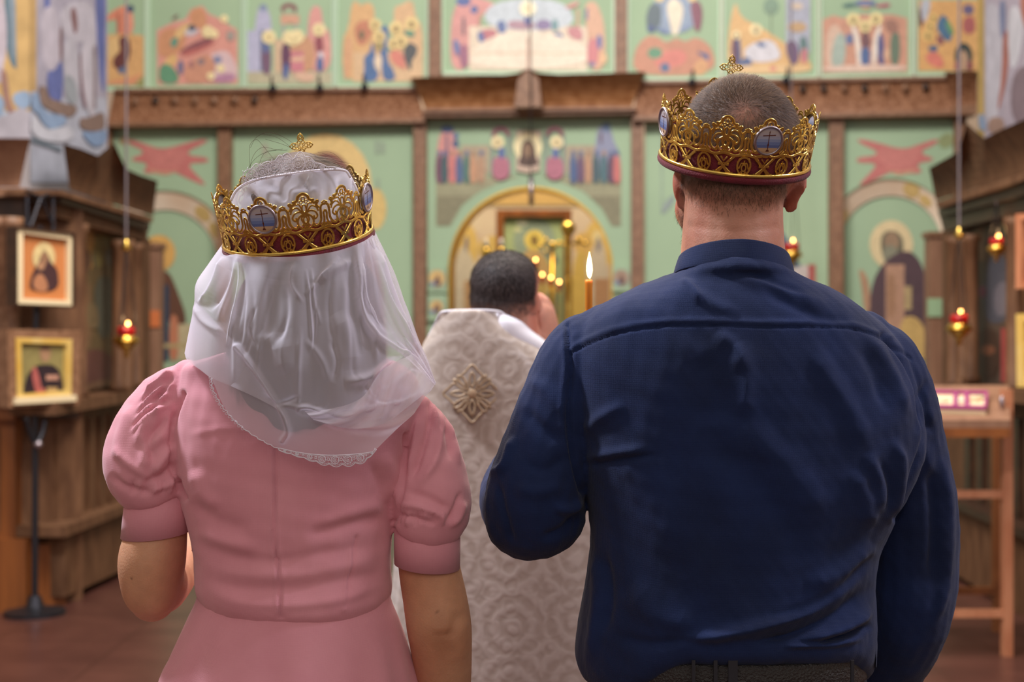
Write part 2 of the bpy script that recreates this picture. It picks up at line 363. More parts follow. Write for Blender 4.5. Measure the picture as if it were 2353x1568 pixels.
icon_panel('feast_icon', (240, -60, 337, 209), 'feast icon beside the left painted pillar, orange building and a dark red cloaked figure', [
    G('#dba255', (245, 80), (300, 78), (330, 82), (331, 175), (310, 190), (245, 192)), S('#de7b52', (245, 38), (262, 22), (290, 10), (306, 25), (308, 80), (270, 80), (268, 40), (245, 52)),
    R(268, 30, 276, 78, '#b9603f'), E(300, 20, 8, 9, '#3c4f6e'), R(296, 30, 303, 72, '#e89172'), S('#e0b56c', (246, 85), (285, 85), (270, 125), (246, 140)),
    S('#6b2f2c', (280, 80), (299, 90), (301, 125), (290, 150), (275, 165), (258, 150), (262, 130), (278, 118), (271, 95)), S('#5a6d92', (270, 158), (292, 148), (285, 172), (272, 168)),
    G('#d98a52', (245, 188), (300, 178), (328, 168), (310, 195), (245, 195)), G('#9b9752', (310, 195), (331, 172), (331, 200))])
P2 = [G(sal, (360, 70), (395, 52), (425, 45), (440, 20), (465, 13), (480, 32), (510, 45), (530, 60), (545, 68), (547, 193), (362, 195)),
    S(or1, (362, 75), (400, 60), (430, 80), (420, 120), (365, 140)), S(or1, (432, 40), (445, 17), (470, 18), (478, 60), (450, 70)),
    S('#e0b56c', (400, 75), (420, 55), (445, 52), (430, 75), (405, 95)), S('#5d9a82', (390, 90), (410, 84), (408, 105), (395, 112)), S('#7c5a54', (395, 40), (412, 30), (408, 40), (396, 48)),
    S('#8f4a52', (412, 118), (440, 100), (485, 82), (492, 95), (450, 118), (418, 128)), S('#c05a50', (410, 122), (450, 112), (500, 92), (490, 104), (430, 132)), E(440, 73, 16, 9, '#cfc6cf', -15), E(441, 64, 9, 7, '#3f4a63'),
    S('#e0b060', (372, 145), (400, 122), (408, 130), (404, 152), (380, 152)), S(grn, (364, 160), (375, 145), (395, 150), (412, 175), (408, 192), (368, 193)), E(415, 155, 7, 17, '#6e6f92'),
    S('#dcb9bb', (470, 130), (520, 110), (545, 150), (545, 190), (480, 190)), S('#cf8a68', (430, 140), (480, 120), (500, 150), (480, 190), (420, 190)), E(500, 137, 10, 9, '#8187ad'), E(462, 142, 9, 8, '#93797e'), E(440, 148, 6, 9, '#a4686a'),
    S('#b77ea0', (490, 175), (540, 165), (540, 188), (492, 190)), E(530, 82, 10, 12, '#a79c92')]
for h in [(515, 43, 9), (478, 73, 14), (492, 78, 10), (507, 157, 9), (485, 175, 9)]: P2 += halo(*h, face='#e8cd90')
icon_panel('feast_icon', (338, -60, 560, 208), 'feast icon with an orange hill and a green cloaked kneeling figure', P2)
P3 = [R(568, 70, 600, 165, lil), S(lil, (585, 70), (592, 20), (602, 10), (618, 22), (625, 60), (622, 80), (585, 80)), E(605, 18, 9, 9, '#8494b5'), R(598, 70, 612, 165, '#77809f'),
    R(569, 165, 762, 193, '#c0b795'), E(664, 20, 19, 13, mar), E(664, 27, 12, 11, gr), R(645, 34, 688, 55, '#d99e7c'), R(648, 55, 655, 90, '#a8aea0'), R(676, 55, 683, 90, '#a8aea0'),
    S('#dd9388', (705, 90), (712, 15), (738, 12), (742, 60), (760, 72), (762, 165), (705, 165)), S('#cf9366', (665, 95), (700, 80), (722, 95), (725, 165), (665, 165)), R(630, 90, 660, 165, '#d8b58e'),
    S('#7d5a76', (600, 92), (622, 95), (624, 172), (603, 172)), S('#5a6ba0', (602, 90), (620, 92), (618, 122), (603, 122)), S('#6b3f5e', (645, 100), (665, 100), (670, 140), (660, 182), (648, 180)), S(blu, (652, 145), (664, 145), (661, 184), (650, 182)),
    R(668, 118, 698, 165, '#cf7180'), S('#e6b38f', (665, 132), (700, 128), (698, 142), (668, 142)), S('#97404e', (722, 85), (742, 82), (744, 120), (726, 122)), S('#d9d5e2', (732, 115), (745, 125), (742, 138), (732, 135)), E(735, 148, 8, 18, '#44629f'),
    S('#dcb191', (665, 165), (728, 165), (718, 190), (690, 188))]
for h in [(618, 85, 16), (665, 86, 16), (683, 84, 16), (675, 92, 13), (733, 68, 15)]: P3 += halo(*h, face='#cdb271')
icon_panel('feast_icon', (562, -60, 768, 206), 'feast icon with a lilac tower, pink tower and dark red arch', P3)
P4 = [S('#dca865', (787, 85), (800, 70), (808, 5), (822, 2), (826, 15), (845, 4), (858, 12), (862, 40), (850, 60), (875, 90), (885, 187), (787, 189)),
    S('#dcae78', (905, 15), (920, 12), (940, 0), (950, 5), (955, 40), (972, 60), (973, 180), (900, 185), (905, 60)), R(812, 120, 972, 188, '#dcb482'), S('#c6754d', (815, 55), (840, 45), (862, 55), (850, 90), (828, 110), (815, 85)), S('#6f6c4e', (822, 72), (840, 70), (832, 100)),
    S('#d99e6a', (790, 90), (812, 80), (805, 180), (788, 185)), S('#41699f', (870, 70), (885, 55), (895, 70), (888, 140), (905, 160), (910, 185), (880, 187), (876, 150)), S('#3f6aa2', (835, 130), (850, 122), (855, 90), (862, 125), (870, 160), (868, 187), (830, 188), (838, 160)), R(862, 95, 882, 115, '#a49158'), S('#ead0ae', (858, 130), (880, 125), (875, 165), (862, 160)),
    S('#d9735d', (895, 115), (920, 115), (935, 140), (920, 160), (898, 140)), S('#d9735d', (918, 140), (936, 150), (928, 165)), S('#585a5d', (925, 120), (935, 95), (960, 105), (958, 125), (945, 140), (946, 165), (936, 155)), S('#62987c', (925, 70), (950, 68), (955, 85), (935, 85))]
for h in [(862, 57, 14), (872, 84, 14), (910, 65, 16), (946, 55, 16), (905, 100, 15), (922, 95, 15)]: P4 += halo(*h, gold='#edd07f')
icon_panel('feast_icon', (770, -60, 984, 204), 'feast icon with tan crags, two blue robed figures and a cluster of haloes', P4)
P5 = [S('#d98f88', (1035, 60), (1045, 15), (1060, 0), (1095, -10), (1150, 15), (1150, 25), (1110, 25), (1095, 70), (1080, 160), (1035, 162)), R(1078, 60, 1350, 162, '#e6d3b8'), S('#c8d3dc', (1120, 0), (1300, -5), (1330, 70), (1110, 70)), E(1065, 3, 17, 11, '#4b62a3'), E(1090, 22, 9, 9, '#4b62a3'), R(1062, 40, 1068, 80, '#77626f'),
    S('#c06a74', (1095, 70), (1140, 65), (1145, 90), (1110, 100)), S('#5c70a8', (1140, 50), (1160, 45), (1165, 75), (1145, 78)), S('#b98f9e', (1165, 45), (1230, 50), (1230, 68), (1168, 68)), S('#8e7ba8', (1232, 45), (1265, 45), (1268, 68), (1232, 70)),
    S('#c77a80', (1300, 62), (1335, 60), (1342, 95), (1310, 88)), S('#4f68a5', (1095, 75), (1108, 70), (1115, 90), (1103, 102)), S('#4f68a5', (1265, 82), (1285, 72), (1298, 86), (1275, 90)), E(1275, 58, 8, 14, '#6f9aa0'),
    S('#5d73ad', (1040, 90), (1055, 92), (1058, 130), (1045, 125)), S('#a0607f', (1052, 105), (1075, 100), (1076, 155), (1060, 158)), S('#efe0c8', (1080, 115), (1130, 85), (1170, 72), (1210, 68), (1260, 76), (1300, 88), (1350, 102), (1350, 158), (1078, 160)),
    R(1080, 121, 1348, 124, '#dcb795'), R(1211, 85, 1216, 160, '#cf9c84'), S('#d9a480', (1340, 10), (1365, 0), (1378, 20), (1390, 60), (1392, 160), (1350, 162), (1352, 90)), S('#cf7076', (1350, 90), (1372, 85), (1378, 130), (1368, 155), (1348, 150)), S('#4a62a8', (1372, 78), (1384, 82), (1382, 115), (1372, 110)), R(1345, 20, 1351, 45, '#6c6a9a'), E(1385, 133, 10, 14, '#e2b07c'), E(1361, 148, 6, 6, '#5874a5'), R(1098, 15, 1104, 60, '#cf8a7a'), R(1325, 20, 1331, 60, '#d3a07f'), S('#dc8f88', (1295, 15), (1335, 0), (1325, 15), (1305, 20)),
    E(1213, 45, 8, 14, '#5a62a0')] + halo(1213, 19, 19, face='#ffe9b0', gold='#fff6cf')
icon_panel('feast_icon', (1014, -60, 1412, 172), 'wide feast icon with a long white table and seated figures above the centre cornice', P5, group='feast icons in the upper tier')
P6 = [S('#c9835f', (1455, 118), (1485, 80), (1515, 85), (1530, 100), (1555, 85), (1575, 98), (1600, 82), (1640, 110), (1645, 172), (1456, 175)), S('#d9705e', (1500, 130), (1550, 110), (1580, 120), (1575, 150), (1510, 160)), E(1505, 122, 17, 13, grn), E(1528, 155, 11, 11, '#4e6a92'), S('#4e6192', (1598, 118), (1612, 120), (1630, 125), (1628, 142), (1615, 130)), S('#d69a5c', (1595, 145), (1615, 132), (1630, 150), (1620, 172), (1592, 172)),
    E(1553, 25, 55, 52, '#8ea2bd'), S('#5e7079', (1483, 40), (1495, 5), (1520, 10), (1520, 55), (1505, 75), (1488, 70)), S('#44598c', (1486, 55), (1505, 60), (1502, 76), (1488, 74)), S('#8b4a5f', (1585, 5), (1608, 0), (1616, 30), (1610, 70), (1598, 75), (1590, 40)), S('#eee0c4', (1530, 10), (1545, -5), (1560, 0), (1572, 20), (1565, 55), (1556, 82), (1545, 82), (1538, 50)), S('#6b83ae', (1500, 60), (1535, 70), (1540, 80), (1520, 78)), S('#7f95bb', (1560, 70), (1592, 50), (1580, 72)), E(1516, -3, 10, 7, '#efcf7a'), E(1590, -3, 10, 7, '#efcf7a')]
icon_panel('feast_icon', (1442, -60, 1656, 186), 'feast icon with a white robed figure in a blue disc over orange rocks', P6)
P7 = [S('#e0ae62', (1672, 75), (1690, -5), (1700, 40), (1745, 60), (1790, 90), (1865, 140), (1865, 168), (1672, 172)), R(1806, -20, 1862, 120, '#b0b3c6'), E(1772, 15, 18, 20, '#7f9f84'), R(1770, 20, 1773, 80, '#7c8f6f'), S('#3f5b8e', (1690, 78), (1700, 80), (1705, 150), (1690, 155)), S('#6a4560', (1680, 90), (1695, 85), (1698, 150), (1682, 152)), S('#dad7df', (1705, 110), (1770, 85), (1795, 120), (1790, 140), (1720, 145)), S('#4a6aa2', (1730, 95), (1765, 100), (1752, 112)), S('#4d6394', (1702, 135), (1725, 130), (1730, 160), (1700, 162)), S('#75557c', (1802, 95), (1832, 92), (1838, 145), (1815, 150)), S('#5f8080', (1835, 85), (1855, 82), (1858, 140), (1840, 145)), S('#cc6d78', (1842, 110), (1856, 112), (1855, 145), (1840, 146)), E(1832, 62, 22, 12, '#cda46f'), E(1832, 14, 13, 8, '#dcc4ab'), S('#e8bf7f', (1672, 150), (1864, 148), (1864, 168), (1672, 172)), E(1776, 158, 8, 6, '#d9806a')] + halo(1737, 68, 14) + halo(1692, 80, 10)
icon_panel('feast_icon', (1660, -60, 1880, 182), 'feast icon with a dark tree, grey tower and reclining white figure', P7)
P8 = [G('#cf8f70', (1890, 45), (1915, 35), (1940, 42), (1960, 33), (2050, 33), (2085, 42), (2086, 165), (1890, 168)), S('#d9b49a', (1900, 60), (1935, 55), (1940, 160), (1895, 164)), S('#a7b9ac', (1915, 90), (1935, 70), (1945, 95), (1940, 155), (1908, 155)), E(1952, 90, 9, 13, '#5d72a2'), S('#ece0d2', (1952, 50), (1975, 75), (1980, 150), (1970, 155), (1965, 90)), S('#ece0d2', (2028, 50), (2008, 75), (2002, 150), (2012, 155), (2020, 90)), S('#7b4f55', (1978, 80), (1990, 70), (2000, 85), (2001, 110), (1978, 110)), S('#44649c', (1976, 108), (2001, 108), (1997, 160), (1980, 160)), S('#54538c', (2015, 80), (2030, 75), (2034, 150), (2018, 155)), S('#6a7f69', (2045, 75), (2068, 70), (2068, 148), (2046, 152)), S('#a4705d', (2028, 45), (2060, 45), (2068, 75), (2040, 78)), S('#dca882', (2030, 110), (2045, 112), (2044, 140), (2030, 140)), S('#e2c1ac', (1892, 150), (2085, 148), (2085, 164), (1892, 167)),
      S('#4b7a78', (1930, 12), (1960, 5), (1975, 12), (1945, 18)), E(1989, 8, 16, 13, '#d6a25a'), S('#b9506a', (2010, 12), (2045, 5), (2045, 16), (2015, 18)), S('#6a79a6', (1965, 0), (2012, 0), (2015, 14), (1965, 15))]
for h in [(1961, 45, 15), (2013, 43, 15), (1988, 60, 14)]: P8 += halo(*h, gold='#f0da8e')
icon_panel('feast_icon', (1884, -60, 2098, 181), 'feast icon with two winged white figures around a dark robed woman', P8)
P9 = [R(2110, 0, 2248, 163, '#dba04a'), S('#6c4440', (2110, 15), (2125, 10), (2122, 60), (2112, 65)), S('#b7bbc6', (2112, 0), (2140, -2), (2135, 30), (2122, 60)), S('#3d6d92', (2150, 60), (2165, 30), (2180, 45), (2190, 80), (2180, 100), (2160, 80)), S('#5f9a62', (2170, 50), (2180, 45), (2195, 78), (2182, 82)), S('#b0504e', (2212, 40), (2240, 35), (2242, 78), (2212, 78)), E(2225, 22, 13, 12, '#6a5d86'), S('#d9684f', (2126, 125), (2150, 115), (2170, 140), (2165, 160), (2130, 145)), S('#3e5f86', (2130, 108), (2155, 102), (2155, 118), (2138, 120)), E(2214, 130, 21, 32, '#3a4340'), E(2214, 140, 11, 24, '#b9926f'), S('#964a50', (2195, 138), (2208, 140), (2206, 162), (2192, 162)), S('#8a3e44', (2222, 140), (2234, 138), (2236, 162), (2222, 162)), S('#8a4a55', (2150, 80), (2168, 85), (2168, 105), (2155, 102))] + halo(2132, 82, 13, '#8a6a34', '#e2b95a') + halo(2138, 60, 11, '#8a6a34', '#e2b95a') + halo(2145, 40, 10, '#8a6a34', '#e2b95a')
icon_panel('feast_icon', (2102, -60, 2256, 178), 'feast icon with golden ground and a black arched cave, far right', P9)
# ---- lower tier
def board(name, q, label, shapes, cat='icon', group=None, border=True, off=0):
    r = empty(name, ICO(sum(p[0] for p in q)/len(q), max(p[1] for p in q), off), label, cat, group)
    plate('board', q, off, .05, M['green'], r)
    if shapes: painting('painted_figure', ICO, shapes, off+.004, r)
    return r
def arc(cx, cy, r0, r1, a0, a1, n=20):
    o = [(cx+r1*math.cos(math.radians(a0+(a1-a0)*k/n)), cy-r1*math.sin(math.radians(a0+(a1-a0)*k/n))) for k in range(n+1)]
    return o + [(cx+r0*math.cos(math.radians(a1-(a1-a0)*k/n)), cy-r0*math.sin(math.radians(a1-(a1-a0)*k/n))) for k in range(n+1)]
def seraph(mx, flip=1, ex=0, ey=0):
    f = lambda x, y: (mx + flip*(x-385)+ex, y+ey)
    c1, c2, c3 = '#cd6d63', '#c7615a', '#d08a68'
    return [S(c2, f(292, 318), f(330, 330), f(372, 345), f(430, 328), f(474, 318), f(478, 326), f(430, 348), f(435, 358), f(478, 362), f(480, 374), f(430, 375), f(445, 395), f(470, 420), f(472, 428), f(430, 410), f(395, 392), f(350, 400), f(325, 396), f(345, 375), f(290, 368), f(340, 350), f(292, 330)),
            S(c1, f(320, 330), f(372, 350), f(420, 335), f(432, 360), f(415, 380), f(385, 390), f(345, 382), f(335, 350)), S(c3, f(335, 385), f(385, 396), f(425, 385), f(400, 395), f(385, 404), f(345, 396))]
def spandrel(cx, cy, ro, ri, x0, x1, off, saint, label, ser, name='niche_icon'):
    r = empty(name, ICO(cx, 1180), label, 'icon')
    y0 = 290 if cx < 1000 else 264
    n = 24; ar = [(cx-ro*math.cos(math.pi*k/n), cy-ro*math.sin(math.pi*k/n)) for k in range(n+1)]
    ar = [(min(max(x, x0), x1), y) for x, y in ar]
    plate('front_board', [(x0, 1180), (x0, y0), (x1, y0-3), (x1, 1180)] + ([(min(cx+ro, x1), 1180)] if 1 else []) + ar[::-1] + [(max(cx-ro, x0), 1180)], 0, .1, M['green'], r)
    # splayed reveal of the arch, pale plaster with golden haloes
    mb = MB(); fr = []
    for k in range(n+1):
        a = math.pi*k/n; fr.append(((cx-ro*math.cos(a), cy-ro*math.sin(a)), (cx-ri*math.cos(a), cy+8-ri*math.sin(a))))
    fr = [((fr[0][0][0], 1180), (fr[0][1][0], 1180))] + fr + [((fr[-1][0][0], 1180), (fr[-1][1][0], 1180))]
    vs = [(mb.bm.verts.new(ICO(*a, -.02)), mb.bm.verts.new(ICO(*b, -.10))) for a, b in fr]
    for i in range(len(vs)-1): mb.bm.faces.new((vs[i][0], vs[i+1][0], vs[i+1][1], vs[i][1]))
    o = from_bm('arch_reveal', mb.bm, mat('reveal_plaster', '#f2e0ca', .6, c2='#e8ccb0', scale=3), r)
    plate('niche_back', [(cx-ro, 1180), (cx-ro, cy-ro), (cx+ro, cy-ro), (cx+ro, 1180)], -.12, .05, M['green'], r)
    painting('painted_saint', ICO, saint, -.11, r)
    painting('painted_seraph', ICO, ser, .004, r)
    return r, fr
def on_reveal(fr, ks, col, o, lift=.004):
    """patch of colour painted on the splayed reveal between arch stations ks=(k0,k1,t0,t1)"""
    k0, k1, t0, t1 = ks; bm = bmesh.new(); cl = bm.loops.layers.float_color.new('Col'); n = 18; pts = []
    for i in range(n):
        a = 2*math.pi*i/n; k = (k0+k1)/2+(k1-k0)/2*math.cos(a); t = (t0+t1)/2+(t1-t0)/2*math.sin(a)
        i0 = int(k); u = k-i0; A = Vector(ICO(*fr[i0][0], -.02)).lerp(ICO(*fr[i0+1][0], -.02), u); B = Vector(ICO(*fr[i0][1], -.10)).lerp(ICO(*fr[i0+1][1], -.10), u)
        p = A.lerp(B, t); pts.append(p + (Vector((0, 0, CZ)) - p).normalized()*lift)
    f = bm.faces.new([bm.verts.new(p) for p in pts])
    for l in f.loops: l[cl] = lin(col)
    me = bpy.data.meshes.new('painted_halo'); bm.to_mesh(me); bm.free(); return link('painted_halo', me, M['paint'], o)
dk = '#5a4048'
saint_r = [E(2048, 562, 50, 56, '#e6cd94'), S('#6f6a52', (2022, 560), (2028, 535), (2050, 528), (2072, 540), (2078, 565), (2070, 600), (2050, 612), (2030, 598)), E(2049, 556, 17, 24, '#a07f5d'), E(2046, 585, 18, 22, '#8e8c72'), S(dk, (2030, 600), (2080, 572), (2110, 590), (2130, 640), (2142, 720), (2142, 830), (1990, 830), (1998, 660)), R(2035, 608, 2078, 830, '#bb8866'), S('#a7764f', (2036, 640), (2056, 620), (2060, 720), (2040, 740)), R(2078, 658, 2095, 712, '#b69a62'), S('#b8875e', (1972, 622), (1982, 618), (1998, 648), (2000, 720), (1986, 720), (1980, 655)), S('#d0a64a', (2066, 725), (2120, 730), (2140, 830), (2070, 830))]
saint_l = [E(365, 582, 38, 42, '#e0a52c'), E(355, 590, 22, 34, '#8a6a34'), S('#6b4028', (340, 625), (385, 618), (405, 660), (435, 745), (400, 760), (372, 700), (372, 830), (320, 830), (330, 640)), R(366, 655, 388, 830, '#22405a'), S('#c8703c', (390, 718), (412, 730), (410, 830), (388, 830)), R(410, 745, 440, 830, '#c6b486'), R(366, 790, 440, 800, '#b9a268')]
rt, frR = spandrel(2047, 560, 150, 118, 1940, 2200, 0, saint_r, 'right niche icon of a bearded saint in a dark cloak under a red winged seraph', seraph(2062, -1, 0, 0) + [S('#8f9a63', (2150, 320), (2185, 300), (2195, 330), (2165, 345))])
lf, frL = spandrel(378, 596, 158, 122, 250, 500, 0, saint_l, 'left niche icon of a saint with a deep gold halo under a red winged seraph', seraph(385) + [S('#a58a5a', (272, 318), (295, 312), (300, 330), (278, 335))])
for k in [(3, 6.2, .35, .98), (14.6, 16.9, .0, .9), (17, 19, .3, .9)]: on_reveal(frR, k, '#e8c168', rt)
for k in [(17, 19.4, .15, .85), (19.6, 22, .3, .9), (5, 8, .3, .9)]: on_reveal(frL, k, '#e3bd62', lf)
q = board('large_icon', [(532, 288), (948, 280), (948, 1190), (532, 1190)], 'large icon of a haloed figure on green behind the bride crown', [
    E(748, 425, 106, 118, '#e6c06a'), S('#8a4438', (660, 470), (675, 410), (715, 358), (760, 345), (800, 375), (825, 440), (840, 500), (850, 900), (640, 900)), E(745, 440, 52, 68, '#b98a62'), E(862, 480, 26, 48, '#dcb758'), S('#93543a', (800, 560), (850, 530), (880, 640), (890, 900), (800, 900)),
    R(603, 330, 615, 358, '#a7a48c'), R(862, 322, 870, 355, '#93a48c'), R(874, 326, 884, 352, '#93a48c'), R(866, 410, 872, 435, '#97a78f')])
q2 = board('large_icon', [(1481, 274), (1903, 266), (1903, 1190), (1481, 1190)], 'large icon on green mostly hidden behind the groom, blue cloaked figure and red strip', [
    S('#4c6684', (1770, 520), (1805, 535), (1830, 600), (1845, 660), (1850, 900), (1700, 900), (1740, 560)), R(1812, 610, 1858, 900, '#cfc3bd'), R(1857, 608, 1874, 900, '#b5453a'), S('#2b5a6c', (1800, 590), (1838, 600), (1840, 615), (1810, 615)), E(1535, 470, 26, 8, '#8f9f9a', -55), R(1518, 300, 1524, 480, '#97b094')])
# central bay with the arch over the holy doors
acx, acy, aro = 1219, 618, 189
n = 32
arcp = [(acx-aro*math.cos(math.pi*k/n), acy-aro*math.sin(math.pi*k/n)) for k in range(n+1)]
cb = empty('sanctuary_arch', ICO(1213, 1190), 'green arched wall over the holy doors, painted with apostles and a face in a halo', 'wall painting')
plate('arch_board', [(980, 1190), (980, 266), (1450, 260), (1450, 1190), (acx+aro, 1190)] + arcp[::-1] + [(acx-aro, 1190)], 0, .3, M['green'], cb)
gd = MB()
for k in range(n):
    a, b = arcp[k], arcp[k+1]; ra = lambda p, r: (acx+(p[0]-acx)*r, acy+(p[1]-acy)*r)
    gd.plate(ICO, [a, b, ra(b, .975), ra(a, .975)], .02, .3)
gd.plate(ICO, [(1030, 618), (1035, 618), (1035, 1190), (1030, 1190)], .02, .3).plate(ICO, [(1403, 618), (1408, 618), (1408, 1190), (1403, 1190)], .02, .3)
gd.build('gilded_edge', M['gold_dk'], cb)
C = [G('#a09c76', (1002, 405), (1195, 405), (1150, 418), (1100, 442), (1062, 472), (1035, 520), (1002, 520)), G('#a09c76', (1427, 402), (1243, 405), (1290, 418), (1340, 440), (1380, 474), (1405, 520), (1427, 520)),
     G('#8a8462', (1003, 450), (1085, 450), (1058, 476), (1034, 519), (1003, 519)), G('#8a8462', (1426, 450), (1352, 450), (1382, 478), (1406, 519), (1426, 519)),
     R(1060, 334, 1125, 400, '#b39f80'), R(1300, 334, 1370, 400, '#b39f80'),
     S('#d38379', (1012, 300), (1040, 292), (1050, 330), (1058, 400), (1000, 430), (1003, 350)), E(1028, 297, 15, 9, '#4a6796'), R(1024, 310, 1030, 370, '#6f5a7a'), E(1047, 312, 7, 7, '#4a6796'), E(1047, 330, 8, 10, '#485a80'),
     S('#8a8fae', (1370, 300), (1385, 285), (1402, 290), (1412, 330), (1425, 350), (1425, 400), (1365, 395)), E(1393, 293, 10, 11, '#5c7aa0'), R(1378, 305, 1384, 330, '#6a4f62')]
for x, c in [(1010, '#7a3f5c'), (1022, '#3f5d63'), (1040, '#cf6862'), (1056, '#49608f'), (1073, '#4e7a6e'), (1088, '#c98d5f'), (1106, '#b98a64'), (1370, '#435f68'), (1352, '#c08a60'), (1335, '#6f4d6f'), (1388, '#46707a'), (1405, '#64405e'), (1418, '#cc5c55'), (1318, '#3f5c90')]:
    C += [S(c, (x-9, 365), (x-3, 355), (x+6, 358), (x+10, 420), (x-9, 424)), E(x, 352, 5, 6, '#4d5f8c' if x % 4 else '#a87a55')]
for cx in (1151, 1275):
    C += [(mar, arc(cx, 312, 12, 22, 0, 180)), R(cx-22, 312, cx-17, 400, '#86898c'), R(cx+17, 312, cx+22, 400, '#86898c'), S('#b9627a', (cx-20, 365), (cx, 355), (cx+20, 368), (cx+20, 412), (cx-20, 414)), S('#4d66a0', (cx-8, 340), (cx+9, 335), (cx+11, 362), (cx-5, 365))] + halo(cx-8 if cx < 1200 else cx+4, 327, 15, '#ad9158')
C += [G('#d3b49c', (1186, 300), (1244, 300), (1240, 392), (1213, 398), (1186, 392)), E(1213, 336, 33, 34, '#fbe8ab'), S('#5f4336', (1198, 330), (1213, 318), (1230, 332), (1232, 365), (1242, 378), (1213, 385), (1188, 378), (1196, 362)), E(1214, 345, 10, 17, '#9a7350')]
painting('painted_apostles', ICO, C, .004, cb)
for x, y, r_ in [(1005, 642, 19), (1004, 707, 15), (1428, 640, 18)]:
    t = empty('roundel_icon', ICO(x, y+r_+8, .05), {1005: 'upper small roundel icon on the left door jamb beside the priest', 1004: 'lower small roundel icon on the left door jamb above the priest collar', 1428: 'small roundel icon on the right door jamb beside the candle'}[x], 'icon', 'roundels on the door jambs')
    plate('board', [(x-21, y-30), (x+21, y-30), (x+21, y+30), (x-21, y+30)], .05, .04, M['green'], t)
    painting('painted_roundel', ICO, [E(x, y, r_+3, r_+3, '#8f9d88'), E(x-1, y-2, r_, r_, '#dcb35c' if x < 1400 else '#a98a70'), S('#6b4742', (x-9, y+r_-4), (x-4, y-6), (x+4, y-6), (x+10, y+r_-4)), E(x, y-5, 4, 5, '#8a5d45'), E(x-10, y+10, 6, 6, '#7687a0')], .054, t)
# ---- the sanctuary beyond the arch
SP = vplane((900, 15.6), (1500, 15.6)); SF = vplane((900, 14.2), (1500, 14.2)); SM = vplane((900, 13.6), (1500, 13.6))
sw = empty('sanctuary_mural', SP(1215, 1100), 'pale sanctuary mural of white robed saints with golden haloes beyond the arch', 'mural')
MB().plate(SP, [(960, 300), (1480, 300), (1480, 1088), (960, 1088)], 0, .1).build('plaster', M['cream'], sw)
painting('painted_saints', SP, [R(1000, 440, 1440, 475, '#d5a548'), R(1000, 471, 1440, 477, '#8f7a5c'), E(1063, 570, 36, 62, '#e5bb4e'), S('#d9cbbb', (1040, 620), (1060, 560), (1078, 575), (1105, 640), (1105, 760), (1040, 760)), E(1072, 560, 5, 18, '#8d8494'), R(1066, 645, 1100, 760, '#c2956a'), E(1375, 565, 34, 60, '#e5bb4e'), E(1373, 545, 12, 16, '#f2dca0'), S('#d6c6b8', (1340, 640), (1360, 570), (1378, 545), (1395, 580), (1400, 760), (1340, 760)), E(1375, 562, 5, 18, '#8d8494'), E(1340, 560, 22, 26, '#dfae49'), S('#dcb338', (1315, 600), (1340, 560), (1350, 640), (1345, 780), (1310, 780)), R(1365, 640, 1400, 760, '#bf8a62'), S('#dcb348', (1100, 545), (1165, 540), (1170, 580), (1100, 600))], .004, sw)
ai = empty('altar_icon', SF(1228, 800), 'tall framed altar icon of a golden robed figure on green behind the priest head', 'icon')
MB().plate(SF, [(1140, 484), (1312, 484), (1312, 790), (1140, 790)], 0, .06).build('panel', M['green'], ai)
fm_ = MB()
for q in ([(1140, 482), (1314, 482), (1314, 498), (1140, 498)], [(1140, 498), (1158, 498), (1158, 790), (1140, 790)], [(1296, 498), (1314, 498), (1314, 790), (1296, 790)]): fm_.plate(SF, q, .06, .09)
fm_.build('frame', M['wood_or'], ai); MB().plate(SF, [(1150, 790), (1304, 790), (1304, 1117), (1150, 1117)], -.01, .1).build('stand', M['wood_or'], ai)
painting('painted_saint', SF, [R(1160, 500, 1294, 788, '#a9bd8a'), E(1228, 553, 48, 55, '#92a79b'), S('#c9a263', (1195, 600), (1210, 572), (1245, 572), (1275, 640), (1294, 790), (1160, 790)), S('#647f86', (1252, 570), (1285, 590), (1280, 610), (1262, 600)), S('#d9b65c', (1230, 650), (1290, 660), (1290, 680), (1230, 675)), R(1258, 670, 1280, 725, '#71866f'), E(1228, 552, 23, 23, '#ecce45'), E(1228, 553, 9, 13, '#8d6f33'), E(1200, 512, 14, 6, '#e9ecdf'), E(1190, 528, 10, 5, '#dce0b2')], .004, ai)
# altar cross and candlestick
def lathe_px(pl, x, prof, m, name, parent, off=0, seg=18):
    c = pl(x, 784, off); D = c.y; mb = MB(); mb.lathe((c.x, c.y, 0), [(r/F*D, CZ-(y-784)/F*D) for r, y in prof], seg); return mb.build(name, m, parent, True)
cs = empty('altar_candlestick', SM(1306, 1100), 'tall gilded candlestick in the sanctuary to the right of the altar icon', 'candlestick')
lathe_px(SM, 1306, [(14, 1132), (14, 1100), (5, 1040), (5, 800), (8, 770), (7, 700), (5, 690), (9, 655), (9, 640), (5, 630), (8, 620), (6, 600), (4, 595), (7, 575), (5, 560)][::1], M['gold'], 'stem', cs)
lathe_px(SM, 1306, [(3, 562), (6, 545), (16, 532), (18, 522), (12, 512), (5, 508)], M['gold'], 'drip_cup', cs)
MB().ball(SM(1306, 524), (.035, .035, .035)).build('glow_lamp', emis('warm_bulb', '#ffe08a', 1.5), cs, True)
ac = empty('altar_cross', SM(1270, 1100), 'carved gilded altar cross with trefoil arms behind the candle', 'cross')
mb = MB()
for x, y, r_ in [(1270, 565, 13), (1255, 552, 8), (1255, 578, 8), (1243, 565, 8), (1330, 552, 9), (1345, 560, 9), (1300, 552, 8), (1285, 560, 9)]: mb.ball(SM(x, y, .02), (r_*.7/F*13.6, .02, r_*.7/F*13.6))
mb.tube([SM(1240, 565, .02), SM(1345, 558, .02)], .011, 8); mb.build('cross_arms', M['gold'], ac, True)
MB().tube([SM(1262, 1132), SM(1270, 570)], .02, 8).build('shaft', M['gold_dk'], ac, True)
